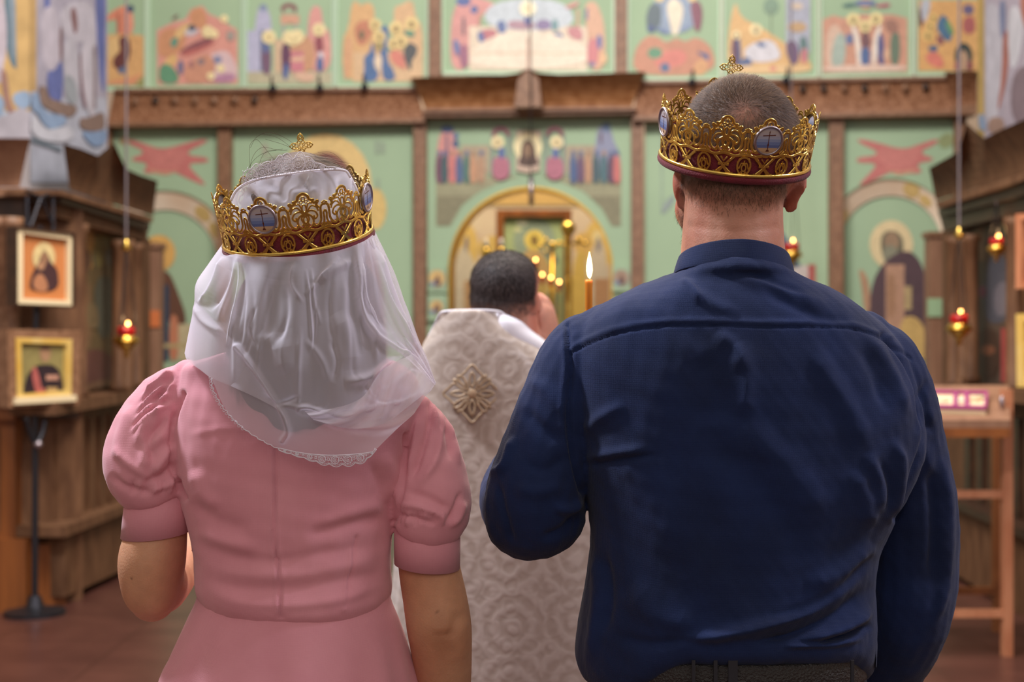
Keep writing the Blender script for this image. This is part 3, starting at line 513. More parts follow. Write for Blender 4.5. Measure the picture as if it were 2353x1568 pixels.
for x in (1117, 1152):
    t = empty('altar_candle_stand', SM(x, 1100), 'left of two small pale altar lights beside the priest head' if x < 1130 else 'right of two small pale altar lights above the priest head', 'candlestick', 'small pale altar lights')
    lathe_px(SM, x, [(10, 1132), (5, 1100), (4, 640), (8, 600), (9, 575), (4, 568)], M['gold'], 'stem', t); lathe_px(SM, x, [(5, 572), (5, 555), (2, 548)], M['white'], 'candle', t)
ml = [(1231, 597), (1246, 631), (1266, 638), (1285, 648)]
for i, (x, y) in enumerate(ml):
    t = empty('altar_lamp', SM(x, y+20, .3), ['topmost small red altar lamp, nearest the priest hair', 'small altar lamp second from the left in the descending row', 'pale burning altar lamp third in the descending row', 'lowest and rightmost small altar lamp before the icon'][i], 'lamp', 'row of small altar lamps')
    D = SM(x, y, .3).y
    lathe_px(SM, x, [(2, y+22), (5, y+16), (6, y+6), (5, y+5)], M['glass_red'], 'cup', t, .3); MB().ball(SM(x, y, .3), (.009, .009, .012)).build('flame', M['flame_tip'], t, True)
    MB().tube([SM(x, y+20, .3), SM(x, y+150, .3), Vector((SM(x, 784, .3).x, SM(x, 784, .3).y, 0))], .008, 6).build('stem', M['gold_dk'], t)
hr = empty('sanctuary_lamp_rod', ICO(1220, 470, .5), 'thin grey rod hanging down in front of the sanctuary arch', 'hanging rod')
MB().tube([ICO(1216, -420, .5), ICO(1220, 410, .5)], .006, 6).build('chain', M['iron'], hr)
MB().tube([ICO(1220, 405, .5), ICO(1221, 470, .5)], .02, 10).build('sleeve', M['silver'], hr, True)
# ============================================================ painted pillars and the wooden icon cases around them
LP = vplane((70, 8.5), (247, 9.9)); LF = vplane((-300, 8.5), (70, 8.5))
pb = '#5a66a8'; wl = '#bdb4c2'; wl2 = '#a89aa8'; br_ = '#8a6f63'; sky = '#8ea8c8'
def pillar(name, pls, label, deep):
    r = empty(name, label[1], label[0], 'pillar'); return r
lp = empty('painted_pillar', W(40, 1450, 8.6), 'left church pillar with a fresco of white robed standing figures on yellow and blue', 'pillar')
a0 = LF(-330, 784); a1 = LF(70, 784); a2 = LP(247, 784)
def column_prism(name, pts, z0, z1, m, parent): return MB().prism([Vector((x, y, z0)) for x, y in pts], [Vector((x, y, z1)) for x, y in pts]).build(name, m, parent)
plaster_g = mat('grey_plaster', '#a79fa2', .8, c2='#968e8e', scale=3)
column_prism('shaft', [(a0.x, a0.y), (a1.x, a1.y), (a2.x, a2.y), (a2.x-.9, a2.y+.8), (a0.x, a0.y+2.2)], 0, 6.0, plaster_g, lp)
painting('fresco', LF, [R(-300, -500, 70, 300, '#cfa863'), R(-300, 255, 70, 318, '#b9c4d8'), R(-300, -500, 8, 190, '#c2b4c0'), S('#66808f', (8, -60), (35, -60), (38, 150), (40, 160), (25, 150), (12, 100)), S('#8a9aa8', (20, -60), (34, -60), (38, 130), (28, 140)), S(sky, (-20, 205), (10, 225), (10, 260), (-20, 290)), S(sky, (25, 220), (50, 208), (70, 212), (70, 250), (40, 250)), S('#a3786a', (0, 160), (16, 160), (22, 230), (42, 270), (42, 288), (32, 290), (20, 260), (10, 240)), R(-300, 305, 70, 318, '#b0a8b4'), G('#b8b2be', (-20, 318), (-20, 275), (20, 262), (50, 246), (70, 260), (70, 318)), S('#c8bcc8', (-10, 0), (10, 0), (18, 90), (8, 160), (-10, 160))], .004, lp, 'fresco')
painting('fresco', LP, [R(70, -500, 247, 345, '#c09a5c'), R(70, 210, 247, 420, '#b4b6c6'), R(84, -500, 247, 225, '#aaa3b4'), S(pb, (100, -200), (115, -200), (116, 30), (108, 38), (100, 15)),
    S(pb, (220, -300), (242, -300), (243, 215), (232, 205), (225, 120), (218, 20)), S(wl, (95, 20), (130, 10), (140, 70), (140, 140), (128, 165), (105, 160), (92, 100)), S('#74504f', (137, 60), (144, 62), (145, 130), (140, 150), (137, 120)),
    S('#c3bcc9', (130, 30), (170, 0), (215, 5), (224, 80), (215, 130), (190, 90), (160, 110)), S('#8a5f60', (160, 20), (175, 15), (180, 70), (170, 82)), S('#bfbac6', (148, 85), (180, 85), (185, 235), (170, 245), (150, 225), (145, 150)), S('#7f5a63', (180, 120), (190, 125), (200, 260), (188, 240)),
    S('#c6bfcb', (185, 90), (215, 100), (222, 278), (205, 270), (190, 200)), S('#9aa0a8', (148, 165), (175, 185), (180, 235), (165, 242), (150, 220)), R(215, 105, 221, 250, '#8d7a7c'), S(pb, (108, 160), (125, 165), (140, 135), (146, 160), (144, 232), (130, 232), (110, 222)),
    S(br_, (88, 195), (108, 200), (112, 225), (140, 235), (160, 240), (178, 245), (176, 262), (150, 272), (120, 255), (92, 240)), S(br_, (182, 270), (200, 272), (222, 262), (240, 255), (243, 300), (210, 303), (184, 295)),
    S('#86a0c4', (72, 215), (90, 212), (92, 238), (110, 262), (130, 262), (155, 268), (152, 285), (118, 300), (98, 285), (88, 262), (72, 250)), S('#7e99c0', (184, 300), (215, 305), (247, 295), (247, 325), (225, 340), (205, 330)), S('#c8c8d4', (72, 262), (92, 280), (110, 300), (140, 292), (160, 290), (175, 310), (150, 330), (72, 318)),
    G('#6f7f8c', (72, 316), (142, 340), (142, 348), (72, 324))], .004, lp, 'fresco')
RP = vplane((2247, 9.3), (2400, 8.1))
rp = empty('painted_pillar', W(2330, 1500, 7.8), 'right church pillar with a fresco of pale robed figures above the dark wooden icon case', 'pillar')
b0 = RP(2247, 784); b1 = RP(2420, 784)
column_prism('shaft', [(b0.x, b0.y), (b1.x, b1.y), (b1.x+2.0, b1.y), (b1.x+2.0, b0.y+.8), (b0.x+.8, b0.y+.8)], 0, 6.0, plaster_g, rp)
painting('fresco', RP, [R(2247, -500, 2420, 330, '#b29244'), R(2262, -500, 2420, 330, '#a89daa'), S('#b8b4bf', (2262, 10), (2290, 5), (2305, 60), (2300, 200), (2290, 300), (2262, 290), (2268, 120)), S('#a05a4a', (2305, 70), (2318, 70), (2318, 160), (2300, 240), (2290, 260), (2302, 180)), S('#c4c2ca', (2315, 20), (2340, 10), (2353, 60), (2340, 150), (2318, 160)), S('#6f7899', (2295, 0), (2312, 0), (2308, 90), (2298, 80)), S('#7d6a72', (2325, 160), (2380, 145), (2380, 300), (2320, 280)), S('#9a7a6a', (2270, 270), (2305, 268), (2310, 300), (2270, 310)), S('#8398b5', (2247, 262), (2262, 262), (2268, 300), (2250, 300)), S('#a96552', (2340, -20), (2380, -20), (2380, 90), (2350, 60))], .004, rp, 'fresco')

def icon_case(label, side):
    r = empty('icon_case', W(120, 1391, 8.0) if side < 0 else W(2300, 1450, 7.9), label, 'icon case')
    if side < 0:
        S1 = vplane((150, 7.75), (352, 9.4)); Fp = vplane((-300, 7.6), (60, 7.6)); Dg = vplane((20, 7.6), (182, 7.9)); X = lambda x: x
    else:
        S1 = vplane((2440, 7.0), (2148, 9.1)); X = lambda x: x
    def P(name, pts, off, th, m, pl=S1): return plate(name, pts, off, th, M[m] if isinstance(m, str) else m, r, pl)
    if side < 0:
        cornice('crown_cornice', [(145, 330), (185, 342), (225, 358), (262, 328), (290, 388), (320, 402), (362, 416)], [(160, 436), (185, 445), (225, 458), (256, 468), (285, 476), (318, 486), (352, 497)], .12, .0, .3, r, 'wood_dk', S1)
        cornice('crown_cornice', [(-200, 316), (70, 318)], [(-200, 428), (45, 430)], .14, .0, .25, r, 'wood_lt', Fp)
        P('moulding', [(140, 436), (352, 500), (350, 512), (140, 448)], .06, .3, 'wood_dk'); P('moulding', [(140, 449), (345, 514), (343, 530), (140, 466)], .02, .3, 'wood_bk')
        P('frieze', [(135, 464), (340, 530), (338, 556), (135, 500)], -.02, .25, 'wood_dk')
        P('moulding', [(-200, 430), (60, 432), (55, 452), (-200, 450)], .06, .3, 'wood', Fp); P('frieze', [(-200, 452), (55, 454), (55, 500), (-200, 500)], .0, .3, 'wood_bk', Fp)
        P('case_back', [(130, 480), (345, 550), (345, 1290), (130, 1370)], -.16, .2, 'wood_dk')
        P('case_front', [(-200, 480), (34, 480), (34, 1405), (-200, 1405)], -.02, .3, 'wood_or', Fp)
        P('corner_panel', [(8, 470), (190, 470), (190, 1395), (8, 1405)], -.05, .15, 'wood_dk', Dg)
        pts = painting('painted_saints', S1, [G('#6f5a34', (184, 505), (282, 530), (282, 880), (184, 905)), S('#b0822f', (186, 530), (215, 520), (225, 600), (190, 640)), E(222, 590, 10, 24, '#5c6656'), S('#8a7a3c', (215, 530), (270, 545), (275, 620), (245, 600), (218, 625)), E(255, 590, 14, 20, '#6a6256'), E(197, 600, 12, 30, '#5c4234'), S('#5c5c4c', (212, 640), (262, 630), (265, 760), (225, 790)), S('#7c5c3a', (190, 650), (210, 650), (212, 800), (190, 800)), S('#7a6642', (200, 690), (225, 700), (228, 760), (200, 750)), S('#6b3f34', (190, 810), (225, 800), (262, 820), (270, 870), (190, 895)), S('#7f5a3c', (200, 880), (250, 870), (270, 880), (200, 900))], -.14, r)
        for x, y0, y1, rr in [(290, 552, 900, 7), (312, 560, 890, 8), (182, 515, 915, 6), (272, 552, 900, 5)]:
            p0, p1 = S1(x, y0, -.02), S1(x, y1, -.02); MB().tube([p0, p0.lerp(p1, .04), p0.lerp(p1, .06), p0.lerp(p1, .94), p0.lerp(p1, .96), p1], [.055, .055, .6*.07, .6*.07, .055, .055], 12).build('column', M['wood_dk'], r, True)
        for x in (2, 24):
            p0, p1 = Fp(x, 500, .04), Fp(x, 930, .04); MB().tube([p0, p0.lerp(p1, .05), p0.lerp(p1, .07), p0.lerp(p1, .93), p1], [.07, .07, .05, .05, .07], 12).build('column', M['wood'], r, True)
        P('sill_moulding', [(130, 925), (345, 893), (345, 915), (130, 955)], .05, .25, 'wood_dk'); P('sill_moulding', [(-200, 930), (34, 930), (34, 965), (-200, 965)], .06, .25, 'wood_or', Fp)
        P('sill_moulding', [(20, 935), (182, 932), (182, 962), (20, 965)], .02, .2, 'wood_bk', Dg)
        P('base_panel', [(130, 955), (345, 915), (345, 1160), (130, 1240)], -.08, .2, 'wood_dk'); P('base_panel', [(-200, 965), (34, 965), (34, 1245), (-200, 1245)], .0, .2, 'wood_or', Fp)
        for k in range(6): P('flute', [(-8-k*12, 985), (-2-k*12, 985), (-2-k*12, 1220), (-8-k*12, 1220)], .012, .02, 'wood_dk', Fp)
        for k in range(7): P('flute', [(160+k*24, 970-k*4), (170+k*24, 969-k*4), (170+k*24, 1205-k*8), (160+k*24, 1208-k*8)], -.06, .03, 'wood_dk', S1)
        P('plinth', [(60, 1250), (152, 1250), (152, 1393), (60, 1398)], .02, .3, 'wood_or', Dg); P('plinth', [(-200, 1240), (60, 1240), (60, 1425), (-200, 1425)], .03, .3, 'wood_or', Fp)
        P('plinth', [(150, 1225), (345, 1155), (345, 1283), (150, 1372)], .0, .25, 'wood_dk'); P('plinth_moulding', [(150, 1210), (345, 1140), (345, 1158), (150, 1235)], .05, .3, 'wood_dk')
    else:
        cornice('crown_cornice', [(2135, 386), (2200, 350), (2222, 284), (2262, 318), (2300, 298), (2360, 272), (2420, 250)], [(2150, 462), (2200, 446), (2225, 438), (2262, 425), (2300, 412), (2360, 392), (2420, 370)], .12, .0, .3, r, 'wood_dk', S1)
        P('moulding', [(2150, 464), (2420, 372), (2420, 392), (2154, 480)], .06, .3, 'wood_dk'); P('moulding', [(2155, 482), (2420, 394), (2420, 430), (2158, 500)], .02, .3, 'wood_bk')
        P('frieze', [(2160, 500), (2420, 432), (2420, 470), (2168, 532)], -.02, .25, 'wood_bk')
        P('case_back', [(2165, 530), (2420, 470), (2420, 1420), (2165, 1290)], -.16, .2, 'wood_dk')
        painting('painted_saints', S1, [G('#59483a', (2238, 520), (2325, 500), (2325, 890), (2238, 880)), R(2240, 520, 2262, 600, '#7d5434'), S('#5c6a55', (2290, 515), (2322, 505), (2322, 560), (2290, 560)), S('#50525e', (2262, 600), (2300, 580), (2325, 620), (2325, 740), (2255, 745)), S('#6d6a76', (2280, 660), (2318, 640), (2320, 720), (2285, 730)), E(2258, 670, 8, 14, '#7a3050'), S('#4a3324', (2240, 760), (2295, 750), (2300, 870), (2240, 870)), E(2270, 805, 16, 12, '#8a4f2a'), G('#a02820', (2300, 755), (2318, 755), (2320, 878), (2300, 878))], -.14, r)
        for x, y0, y1, rr in [(2192, 545, 890, 7), (2215, 548, 890, 7), (2232, 540, 880, 5), (2330, 500, 900, 6)]:
            p0, p1 = S1(x, y0, -.02), S1(x, y1, -.02); MB().tube([p0, p0.lerp(p1, .04), p0.lerp(p1, .06), p0.lerp(p1, .94), p0.lerp(p1, .96), p1], [.055, .055, .042, .042, .055, .055], 12).build('column', M['wood_dk'], r, True)
        P('sill_moulding', [(2165, 880), (2420, 905), (2420, 940), (2165, 900)], .05, .25, 'wood_dk'); P('base_panel', [(2165, 900), (2420, 940), (2420, 1260), (2165, 1150)], -.08, .2, 'wood_dk')
        for k in range(6): P('flute', [(2215+k*28, 960), (2228+k*28, 962), (2228+k*28, 1175+k*12), (2215+k*28, 1170+k*12)], -.05, .04, 'wood_bk')
        P('plinth', [(2165, 1155), (2420, 1265), (2420, 1465), (2165, 1300)], .02, .3, 'wood_dk'); P('plinth_moulding', [(2165, 1140), (2420, 1248), (2420, 1268), (2165, 1158)], .06, .3, 'wood_bk')
    return r
icon_case('left dark carved wooden icon case with a horned cornice wrapped around the pillar', -1)
icon_case('right dark carved wooden icon case with a horned cornice behind the lectern', 1)
# narrow pilasters ending each icon case, one coloured square each
for x0, x1, y0, y1, D, c, sq, lab in [(337, 366, 566, 1200, 10.2, '#c96f3c', (714, 752), 'narrow wooden pilaster with an orange square beside the left icon case'), (2137, 2168, 540, 1200, 10.2, '#92ac86', (686, 728), 'narrow wooden pilaster with a pale green square beside the right icon case')]:
    pl = vplane((x0, D), (x1, D)); r = empty('pilaster', pl((x0+x1)/2, y1), lab, 'pilaster')
    z = lambda y: y
    plate('shaft', [(x0, y0), (x1, y0), (x1, 784+CZ*F/D), (x0, 784+CZ*F/D)], 0, .14, M['wood_lt'], r, pl)
    plate('coloured_square', [(x0-4, sq[0]), (x1, sq[0]), (x1, sq[1]), (x0-4, sq[1])], .012, .03, mat('square_paint', c, .6), r, pl)
    plate('cap', [(x0-3, y0-8), (x1+3, y0-8), (x1+3, y0+4), (x0-3, y0+4)], .02, .18, M['wood'], r, pl)
# ---- framed icons hung before the left case
DG = vplane((20, 7.3), (182, 7.75))
def frame_mb(pl, q, w, off, th, mb=None):
    mb = mb or MB(); n = len(q); cx = sum(p[0] for p in q)/n; cy = sum(p[1] for p in q)/n
    inn = [(p[0]+math.copysign(w, cx-p[0]), p[1]+math.copysign(w, cy-p[1])) for p in q]
    for i in range(n): mb.plate(pl, [q[i], q[(i+1) % n], inn[(i+1) % n], inn[i]], off, th)
    return mb, inn
t = empty('framed_icon', DG(105, 705), 'upper framed icon on orange ground with a cream border, left wall', 'icon')
q = [(37, 520), (174, 535), (174, 707), (37, 702)]
mb, q1 = frame_mb(DG, q, 4, .06, .07); mb.build('outer_frame', M['wood_bk'], t); mb, q2_ = frame_mb(DG, q1, 12, .045, .05); mb.build('cream_border', M['cream_p'], t)
plate('board', q1, .02, .04, mat('orange_board', '#bf7844', .5), t, DG)
painting('painted_figure', DG, [E(101, 591, 26, 34, '#dcc078'), S('#4a2a2c', (70, 640), (80, 618), (92, 595), (101, 572), (113, 590), (118, 605), (134, 620), (136, 670), (68, 670)), E(102, 594, 10, 14, '#9a6a44'), S('#b8713c', (76, 640), (95, 625), (112, 655), (106, 672), (78, 668)), E(94, 612, 9, 9, '#b07a4c')], .024, t)
t = empty('framed_icon', DG(100, 938), 'lower framed portrait icon in a gilt frame, dark coat with a red sash', 'icon')
q = [(17, 756), (186, 760), (184, 930), (20, 938)]
mb, q1 = frame_mb(DG, q, 20, .05, .07); mb.build('wooden_frame', M['wood'], t); mb, q2_ = frame_mb(DG, q1, 12, .055, .05); mb.build('gilt_frame', M['gold_pt'], t)
plate('sill', [(38, 914), (176, 908), (176, 922), (36, 930)], .07, .04, M['cream_p'], t, DG)
plate('board', q1, .03, .05, mat('olive_board', '#8f8040', .5), t, DG)
painting('painted_figure', DG, [R(48, 780, 150, 915, '#928342'), S('#33232a', (52, 920), (58, 870), (75, 845), (92, 838), (125, 838), (142, 860), (150, 920)), E(104, 812, 13, 20, '#a87a50'), S('#6f5034', (90, 800), (104, 790), (118, 800), (114, 806), (94, 806)), S('#b4483e', (72, 848), (84, 840), (96, 890), (98, 905), (84, 908), (76, 880)), R(106, 862, 134, 874, '#c08468'), R(108, 890, 132, 902, '#b08a4a'), S('#b04a3c', (88, 895), (104, 890), (105, 908), (88, 908)), G('#8f8a68', (50, 905), (152, 902), (160, 912), (48, 916))], .034, t)
# wrought iron stand that carries them
st = empty('iron_stand', W(80, 1360, 7.55), 'thin wrought iron stand with a grey pole holding the framed icons', 'stand')
dg = lambda x, y, o=-.06: DG(x, y, o)
MB().tube([dg(80, 1380), dg(81, 940), dg(82, 760), dg(92, 520)], .018, 8).build('pole', M['iron'], st)
for a in ([(62, 452), (62, 520)], [(122, 450), (122, 530)], [(94, 452), (70, 520)], [(94, 452), (125, 525)], [(60, 440), (94, 455), (124, 440)]): MB().tube([dg(*p, .02) for p in a], .009, 6).build('strut', M['iron'], st)
mb = MB(); mb.tube([dg(x, y, .0) for x, y in crv([(60, 960), (70, 1000), (82, 1020), (96, 1000), (104, 965)], 5)], .013, 6); 
mb.build('scroll_bracket', M['iron'], st, True); MB().ball(dg(88, 1022, .03), .022).build('knob', M['silver'], st, True)
MB().lathe((dg(80, 1385).x, dg(80, 1385).y, 0), [(.16, .0), (.16, .02), (.05, .04), (.03, .1)], 16).build('foot', M['iron'], st)
# ---- framed pictures at the right edge
RG = vplane((2330, 7.0), (2420, 6.7))
t = empty('framed_icon', RG(2370, 664), 'upper right framed icon in pale oak cut by the photo edge', 'icon')
q = [(2333, 492), (2420, 486), (2420, 660), (2333, 664)]; mb, q1 = frame_mb(RG, q, 14, .06, .07); mb.build('frame', M['stand'], t); plate('board', q, .02, .04, M['wood_or'], t, RG); painting('painted_figure', RG, [E(2375, 570, 14, 20, '#d8b060'), S('#5a3328', (2355, 655), (2360, 600), (2375, 575), (2390, 600), (2400, 655))], .024, t)
t = empty('framed_icon', RG(2370, 890), 'lower right gilt framed icon shining gold at the photo edge', 'icon')
q = [(2334, 722), (2420, 718), (2420, 892), (2336, 890)]; mb, q1 = frame_mb(RG, q, 18, .08, .09); mb.build('frame', M['gold_pt'], t); plate('board', q, .03, .05, M['wood_dk'], t, RG); painting('painted_figure', RG, [E(2375, 800, 14, 20, '#d8b060')], .034, t)
# ---- hanging oil lamps
M['chain'] = mat('dull_chain', '#6b6064', .6)
def lampada(x, ytop, yk, yl, D, label, s=1.0, chain=True, knob=True):
    px = F/D; p = lambda dx, y: W(x+dx, y, D)
    t = empty('hanging_oil_lamp', p(0, yl+45*s), label, 'lamp')
    def L_(prof, m, name): return MB().lathe((p(0, 0).x, D, 0), [(r_/px*s, CZ-(yl+dy*s-784)/px) for r_, dy in prof], 20).build(name, M[m], t, True)
    L_([(3, 52), (8, 48), (5, 40), (14, 32), (25, 20), (27, 8), (22, 2), (21, 2)], 'gold', 'bowl'); L_([(17, 4), (20, -2), (21, -14), (18, -18), (17, -18)], 'glass_red', 'glass_cup')
    L_([(27, 10), (30, 12), (30, 16), (27, 18)], 'gold_dk', 'rim')
    MB().ball(p(4, yl-26*s), (.0085, .0085, .011)).build('flame', M['flame_tip'], t, True)
    mb = MB()
    for a in (0.4, 2.5, 4.6):
        q0 = p(0, yl+10*s)+Vector((math.cos(a)*27/px*s, math.sin(a)*27/px*s, 0)); mb.tube([q0, p(0, yk)], .0035, 5)
    mb.build('suspension_chains', M['iron'], t)
    if chain: MB().tube([p(0, ytop), p(0, yk)], .007, 6).build('chain', M['chain'], t)
    if knob: MB().lathe((p(0, 0).x, D, 0), [(.004, CZ-(yk-20-784)/px), (5/px, CZ-(yk-12-784)/px), (12/px, CZ-(yk+5-784)/px), (8/px, CZ-(yk+10-784)/px)], 14).build('cap', M['gold'], t, True)
    l = bpy.data.lights.new('lamp_glow', 'POINT'); l.energy = .8; l.color = (1, .6, .25); l.shadow_soft_size = .02
    lo = bpy.data.objects.new('lamp_glow', l); COL.objects.link(lo); lo.location = p(4, yl-26*s) + Vector((0, -.05, .03)); return t
lampada(290, -500, 566, 770, 8.4, 'hanging oil lamp with red glass before the left icon case')
lampada(2204, -500, 538, 742, 8.2, 'hanging oil lamp with red glass before the right icon case')
lampada(2290, 440, 470, 562, 7.9, 'small dim oil lamp burning inside the right icon case', .75, True, False)
lampada(1818, -500, 300, 575, 11.3, 'small golden oil lamp just right of the groom neck', .85, True, False)
# ---- lectern with the glazed box, right
z_ = lambda y, D: CZ-(y-784)/F*D
t = empty('lectern', W(2240, 1505, 6.6), 'copper brown wooden lectern with sloping top and thin rail legs at right', 'lectern')
FL, FRt, BL, BR = W(1985, 966, 6.35), W(2322, 966, 6.35), W(2000, 886, 6.85), W(2318, 886, 6.85)
dn = Vector((0, 0, -.035)); MB().prism([FL, FRt, BR, BL], [p+dn for p in (FL, FRt, BR, BL)]).build('sloping_top', M['wood_lt'], t)
MB().prism([FL+dn, FRt+dn, FRt+dn*2.2, FL+dn*2.2], [p+Vector((0, .5, 0)) for p in (FL+dn, FRt+dn, FRt+dn*2.2, FL+dn*2.2)]).build('apron', M['wood_or'], t)
for x, ytop, D, nm in [(2313, 895, 6.55, 'stand'), (2292, 990, 7.1, 'wood_or'), (1985, 990, 6.55, 'stand'), (1995, 990, 7.1, 'wood_or')]:
    p0 = W(x, ytop, D); b = Vector((p0.x, D, 0)); MB().box((p0.x, D, p0.z/2), (.045, .045, p0.z)).build('leg', M[nm], t)
for y, D, nm in [(1134, 6.55, 'stand'), (1408, 6.55, 'stand'), (1356, 7.1, 'wood_or')]:
    p0, p1 = W(1985, y, D), W(2311 if D < 7 else 2292, y+4, D); MB().box((p0+p1)/2, ((p1-p0).length, .035, .035)).build('rail', M[nm], t)
MB().ball(W(2302, 925, 6.5), (.012, .012, .03)).build('clip', M['silver'], t)
def on_top(x, y): 
    n = (FRt-FL).cross(BL-FL).normalized(); r = Vector(((x-1176.5)/F, 1, -(y-784)/F)); o = Vector((0, 0, CZ)); k = (FL-o).dot(n)/r.dot(n); return o + r*k, n
t = empty('glazed_box', on_top(2210, 935)[0], 'small magenta edged glazed box of pale relics lying on the lectern', 'box')
def slab(name, q, h0, h1, m):
    a = [on_top(*p) for p in q]; return MB().prism([p+n*h1 for p, n in a], [p+n*h0 for p, n in a]).build(name, m, t)
slab('base', [(2120, 950), (2265, 954), (2268, 914), (2120, 912)], .0, .02, M['cream_p'])
for q in ([(2120, 950), (2265, 954), (2265, 949), (2120, 945)], [(2120, 916), (2268, 918), (2268, 914), (2120, 912)], [(2259, 953), (2266, 953), (2269, 915), (2262, 915)], [(2188, 948), (2198, 949), (2200, 914), (2190, 914)], [(2216, 948), (2226, 948), (2224, 915), (2214, 915)]): slab('magenta_edge', q, .02, .035, M['rosewood'])
for x, y, c in [(2165, 932, '#d6bfa0'), (2207, 933, '#cfc8b4'), (2240, 930, '#d8a684'), (2250, 925, '#b8b48a')]:
    p, n = on_top(x, y); MB().ball(p+n*.022, (.03, .022, .012)).build('relic', mat('relic_tone', c, .5), t, True)
# ============================================================ people
def secs_px(rows, D, n=5):
    """rows: (y px, xl px, xr px, far depth m, near depth m[, D]) -> loft sections (top to bottom)"""
    R_ = crv([(r[0], r[1], r[2], r[3], r[4], (r[5] if len(r) > 5 else D)) for r in rows], n); out = []
    for y, xl, xr, fr, bk, d in R_: out.append((CZ-(y-784)/F*D, (xl-1176.5)/F*D, (xr-1176.5)/F*D, d, fr, bk, 2))
    return out
def ptube(mb, rows, n=6, seg=20, flat=1.0):
    """rows: (px, py, D, r px)"""
    R_ = crv(rows, n); mb.tube([W(x, y, d) for x, y, d, r in R_], [r/F*d for x, y, d, r in R_], seg, True, flat)
    a, b = R_[0], R_[-1]
    mb.ball(W(*a[:3]), a[3]/F*a[2]*.98, seg=14); mb.ball(W(*b[:3]), b[3]/F*b[2]*.98, seg=14)
def head(mb, c, s=1.0, yaw=0, wid=.078, jaw=1.0):
    """skull, jaw, face and ears; face towards +Y turned by yaw"""
    rz = Matrix.Rotation(yaw, 3, 'Z'); P = lambda x, y, z: c + rz @ Vector((x*s, y*s, z*s))
    mb.ball(P(0, -.005, .02), (wid*s, .098*s, .105*s), rz, 24); mb.ball(P(0, .03, -.03), (wid*.88*s, .068*s, .085*s), rz, 20)
    mb.ball(P(0, .035, -.072*jaw), (wid*.74*s, .055*s, .045*s), rz, 16); mb.ball(P(0, .078, -.1*jaw), (.024*s, .02*s, .02*s), rz)
    mb.tube([P(0, .092, .02), P(0, .108, -.012), P(0, .118, -.032)], [.008*s, .011*s, .014*s], 10); mb.ball(P(.012*s, .103, -.033), .009*s, rz); mb.ball(P(-.012*s, .103, -.033), .009*s, rz)
    mb.ball(P(0, .09, .03), (.05*s, .014*s, .009*s), rz); mb.ball(P(0, .096, -.062), (.024*s, .01*s, .006*s), rz); mb.ball(P(0, .095, -.071), (.021*s, .011*s, .007*s), rz)
    for sx in (-1, 1): mb.ball(P(sx*.032, .075, -.03), (.022*s, .02*s, .02*s), rz); mb.ball(P(sx*.03, .086, .012), (.014*s, .008*s, .008*s), rz)
def ear(mb, c, h, tilt, out, yaw):
    """c centre, h half height; rim tube + plate, standing off the head"""
    r = Matrix.Rotation(yaw, 3, 'Z') @ Matrix.Rotation(tilt, 3, 'Y')
    mb.ball(c, (out*.45, h*.55, h*.92), r, 16)
    pts = [c + r @ Vector((out*.25, math.cos(a)*h*.52, math.sin(a)*h*.9)) for a in [math.radians(t) for t in range(-110, 200, 25)]]
    mb.tube(pts, [h*.16]*len(pts), 8); mb.ball(c + r @ Vector((0, .004, -h*.85)), (out*.38, h*.3, h*.3), r)
def hand(mb, wrist, d, up, side=1, L=.18, curl=(.9, .95, 1.0, 1.05), thumb=.6):
    """d: palm direction, up: back-of-hand normal, side: thumb side (+1 = d x up)"""
    d = d.normalized(); up = (up - d*up.dot(d)).normalized(); s_ = d.cross(up)*side
    palm = L*.5; c = wrist + d*palm*.5
    rot = Matrix((s_, d, up)).transposed()
    mb.ball(c, (.040, palm*.62, .017), rot, 16); mb.ball(wrist+d*palm*.8, (.040, .022, .014), rot, 16); mb.ball(wrist, (.027, .03, .021), rot)
    for i, (off, ln) in enumerate([(.030, .072), (.010, .080), (-.010, .074), (-.029, .058)]):
        p = wrist + d*palm*.92 + s_*off; pts = [p - d*.02, p]; a = 0; v = d
        for seg, fr in ((0, .45), (1, .3), (2, .25)):
            a += curl[i]*(.75 if seg == 0 else .9); v = (d*math.cos(a) - up*math.sin(a)); p = p + v*ln*fr; pts.append(p)
        mb.tube(pts, [.0092, .0092, .0086, .008, .007], 10); mb.ball(pts[-1], .0068)
    p = wrist + d*palm*.25 + s_*.026; q = p + (s_*.75 + d*.55 - up*thumb*.4).normalized()*.038; w_ = q + (s_*.1 + d*.85 - up*thumb).normalized()*.032; e = w_ + (d*.7 - s_*.25 - up*thumb*1.2).normalized()*.024
    mb.tube([p, q, w_, e], [.014, .0115, .0098, .008], 10); mb.ball(e, .0078)
def color_verts(me, fn):
    a = coords(me); c = fn(a, topx(a)); at = me.color_attributes.new('Col', 'FLOAT_COLOR', 'POINT'); at.data.foreach_set('color', np.c_[c, np.ones(len(a))].astype(np.float32).ravel())
lv = lambda h: np.array(lin(h)[:3])
def mixc(a, b, t): t = np.clip(t, 0, 1)[:, None]; return a*(1-t) + b*t
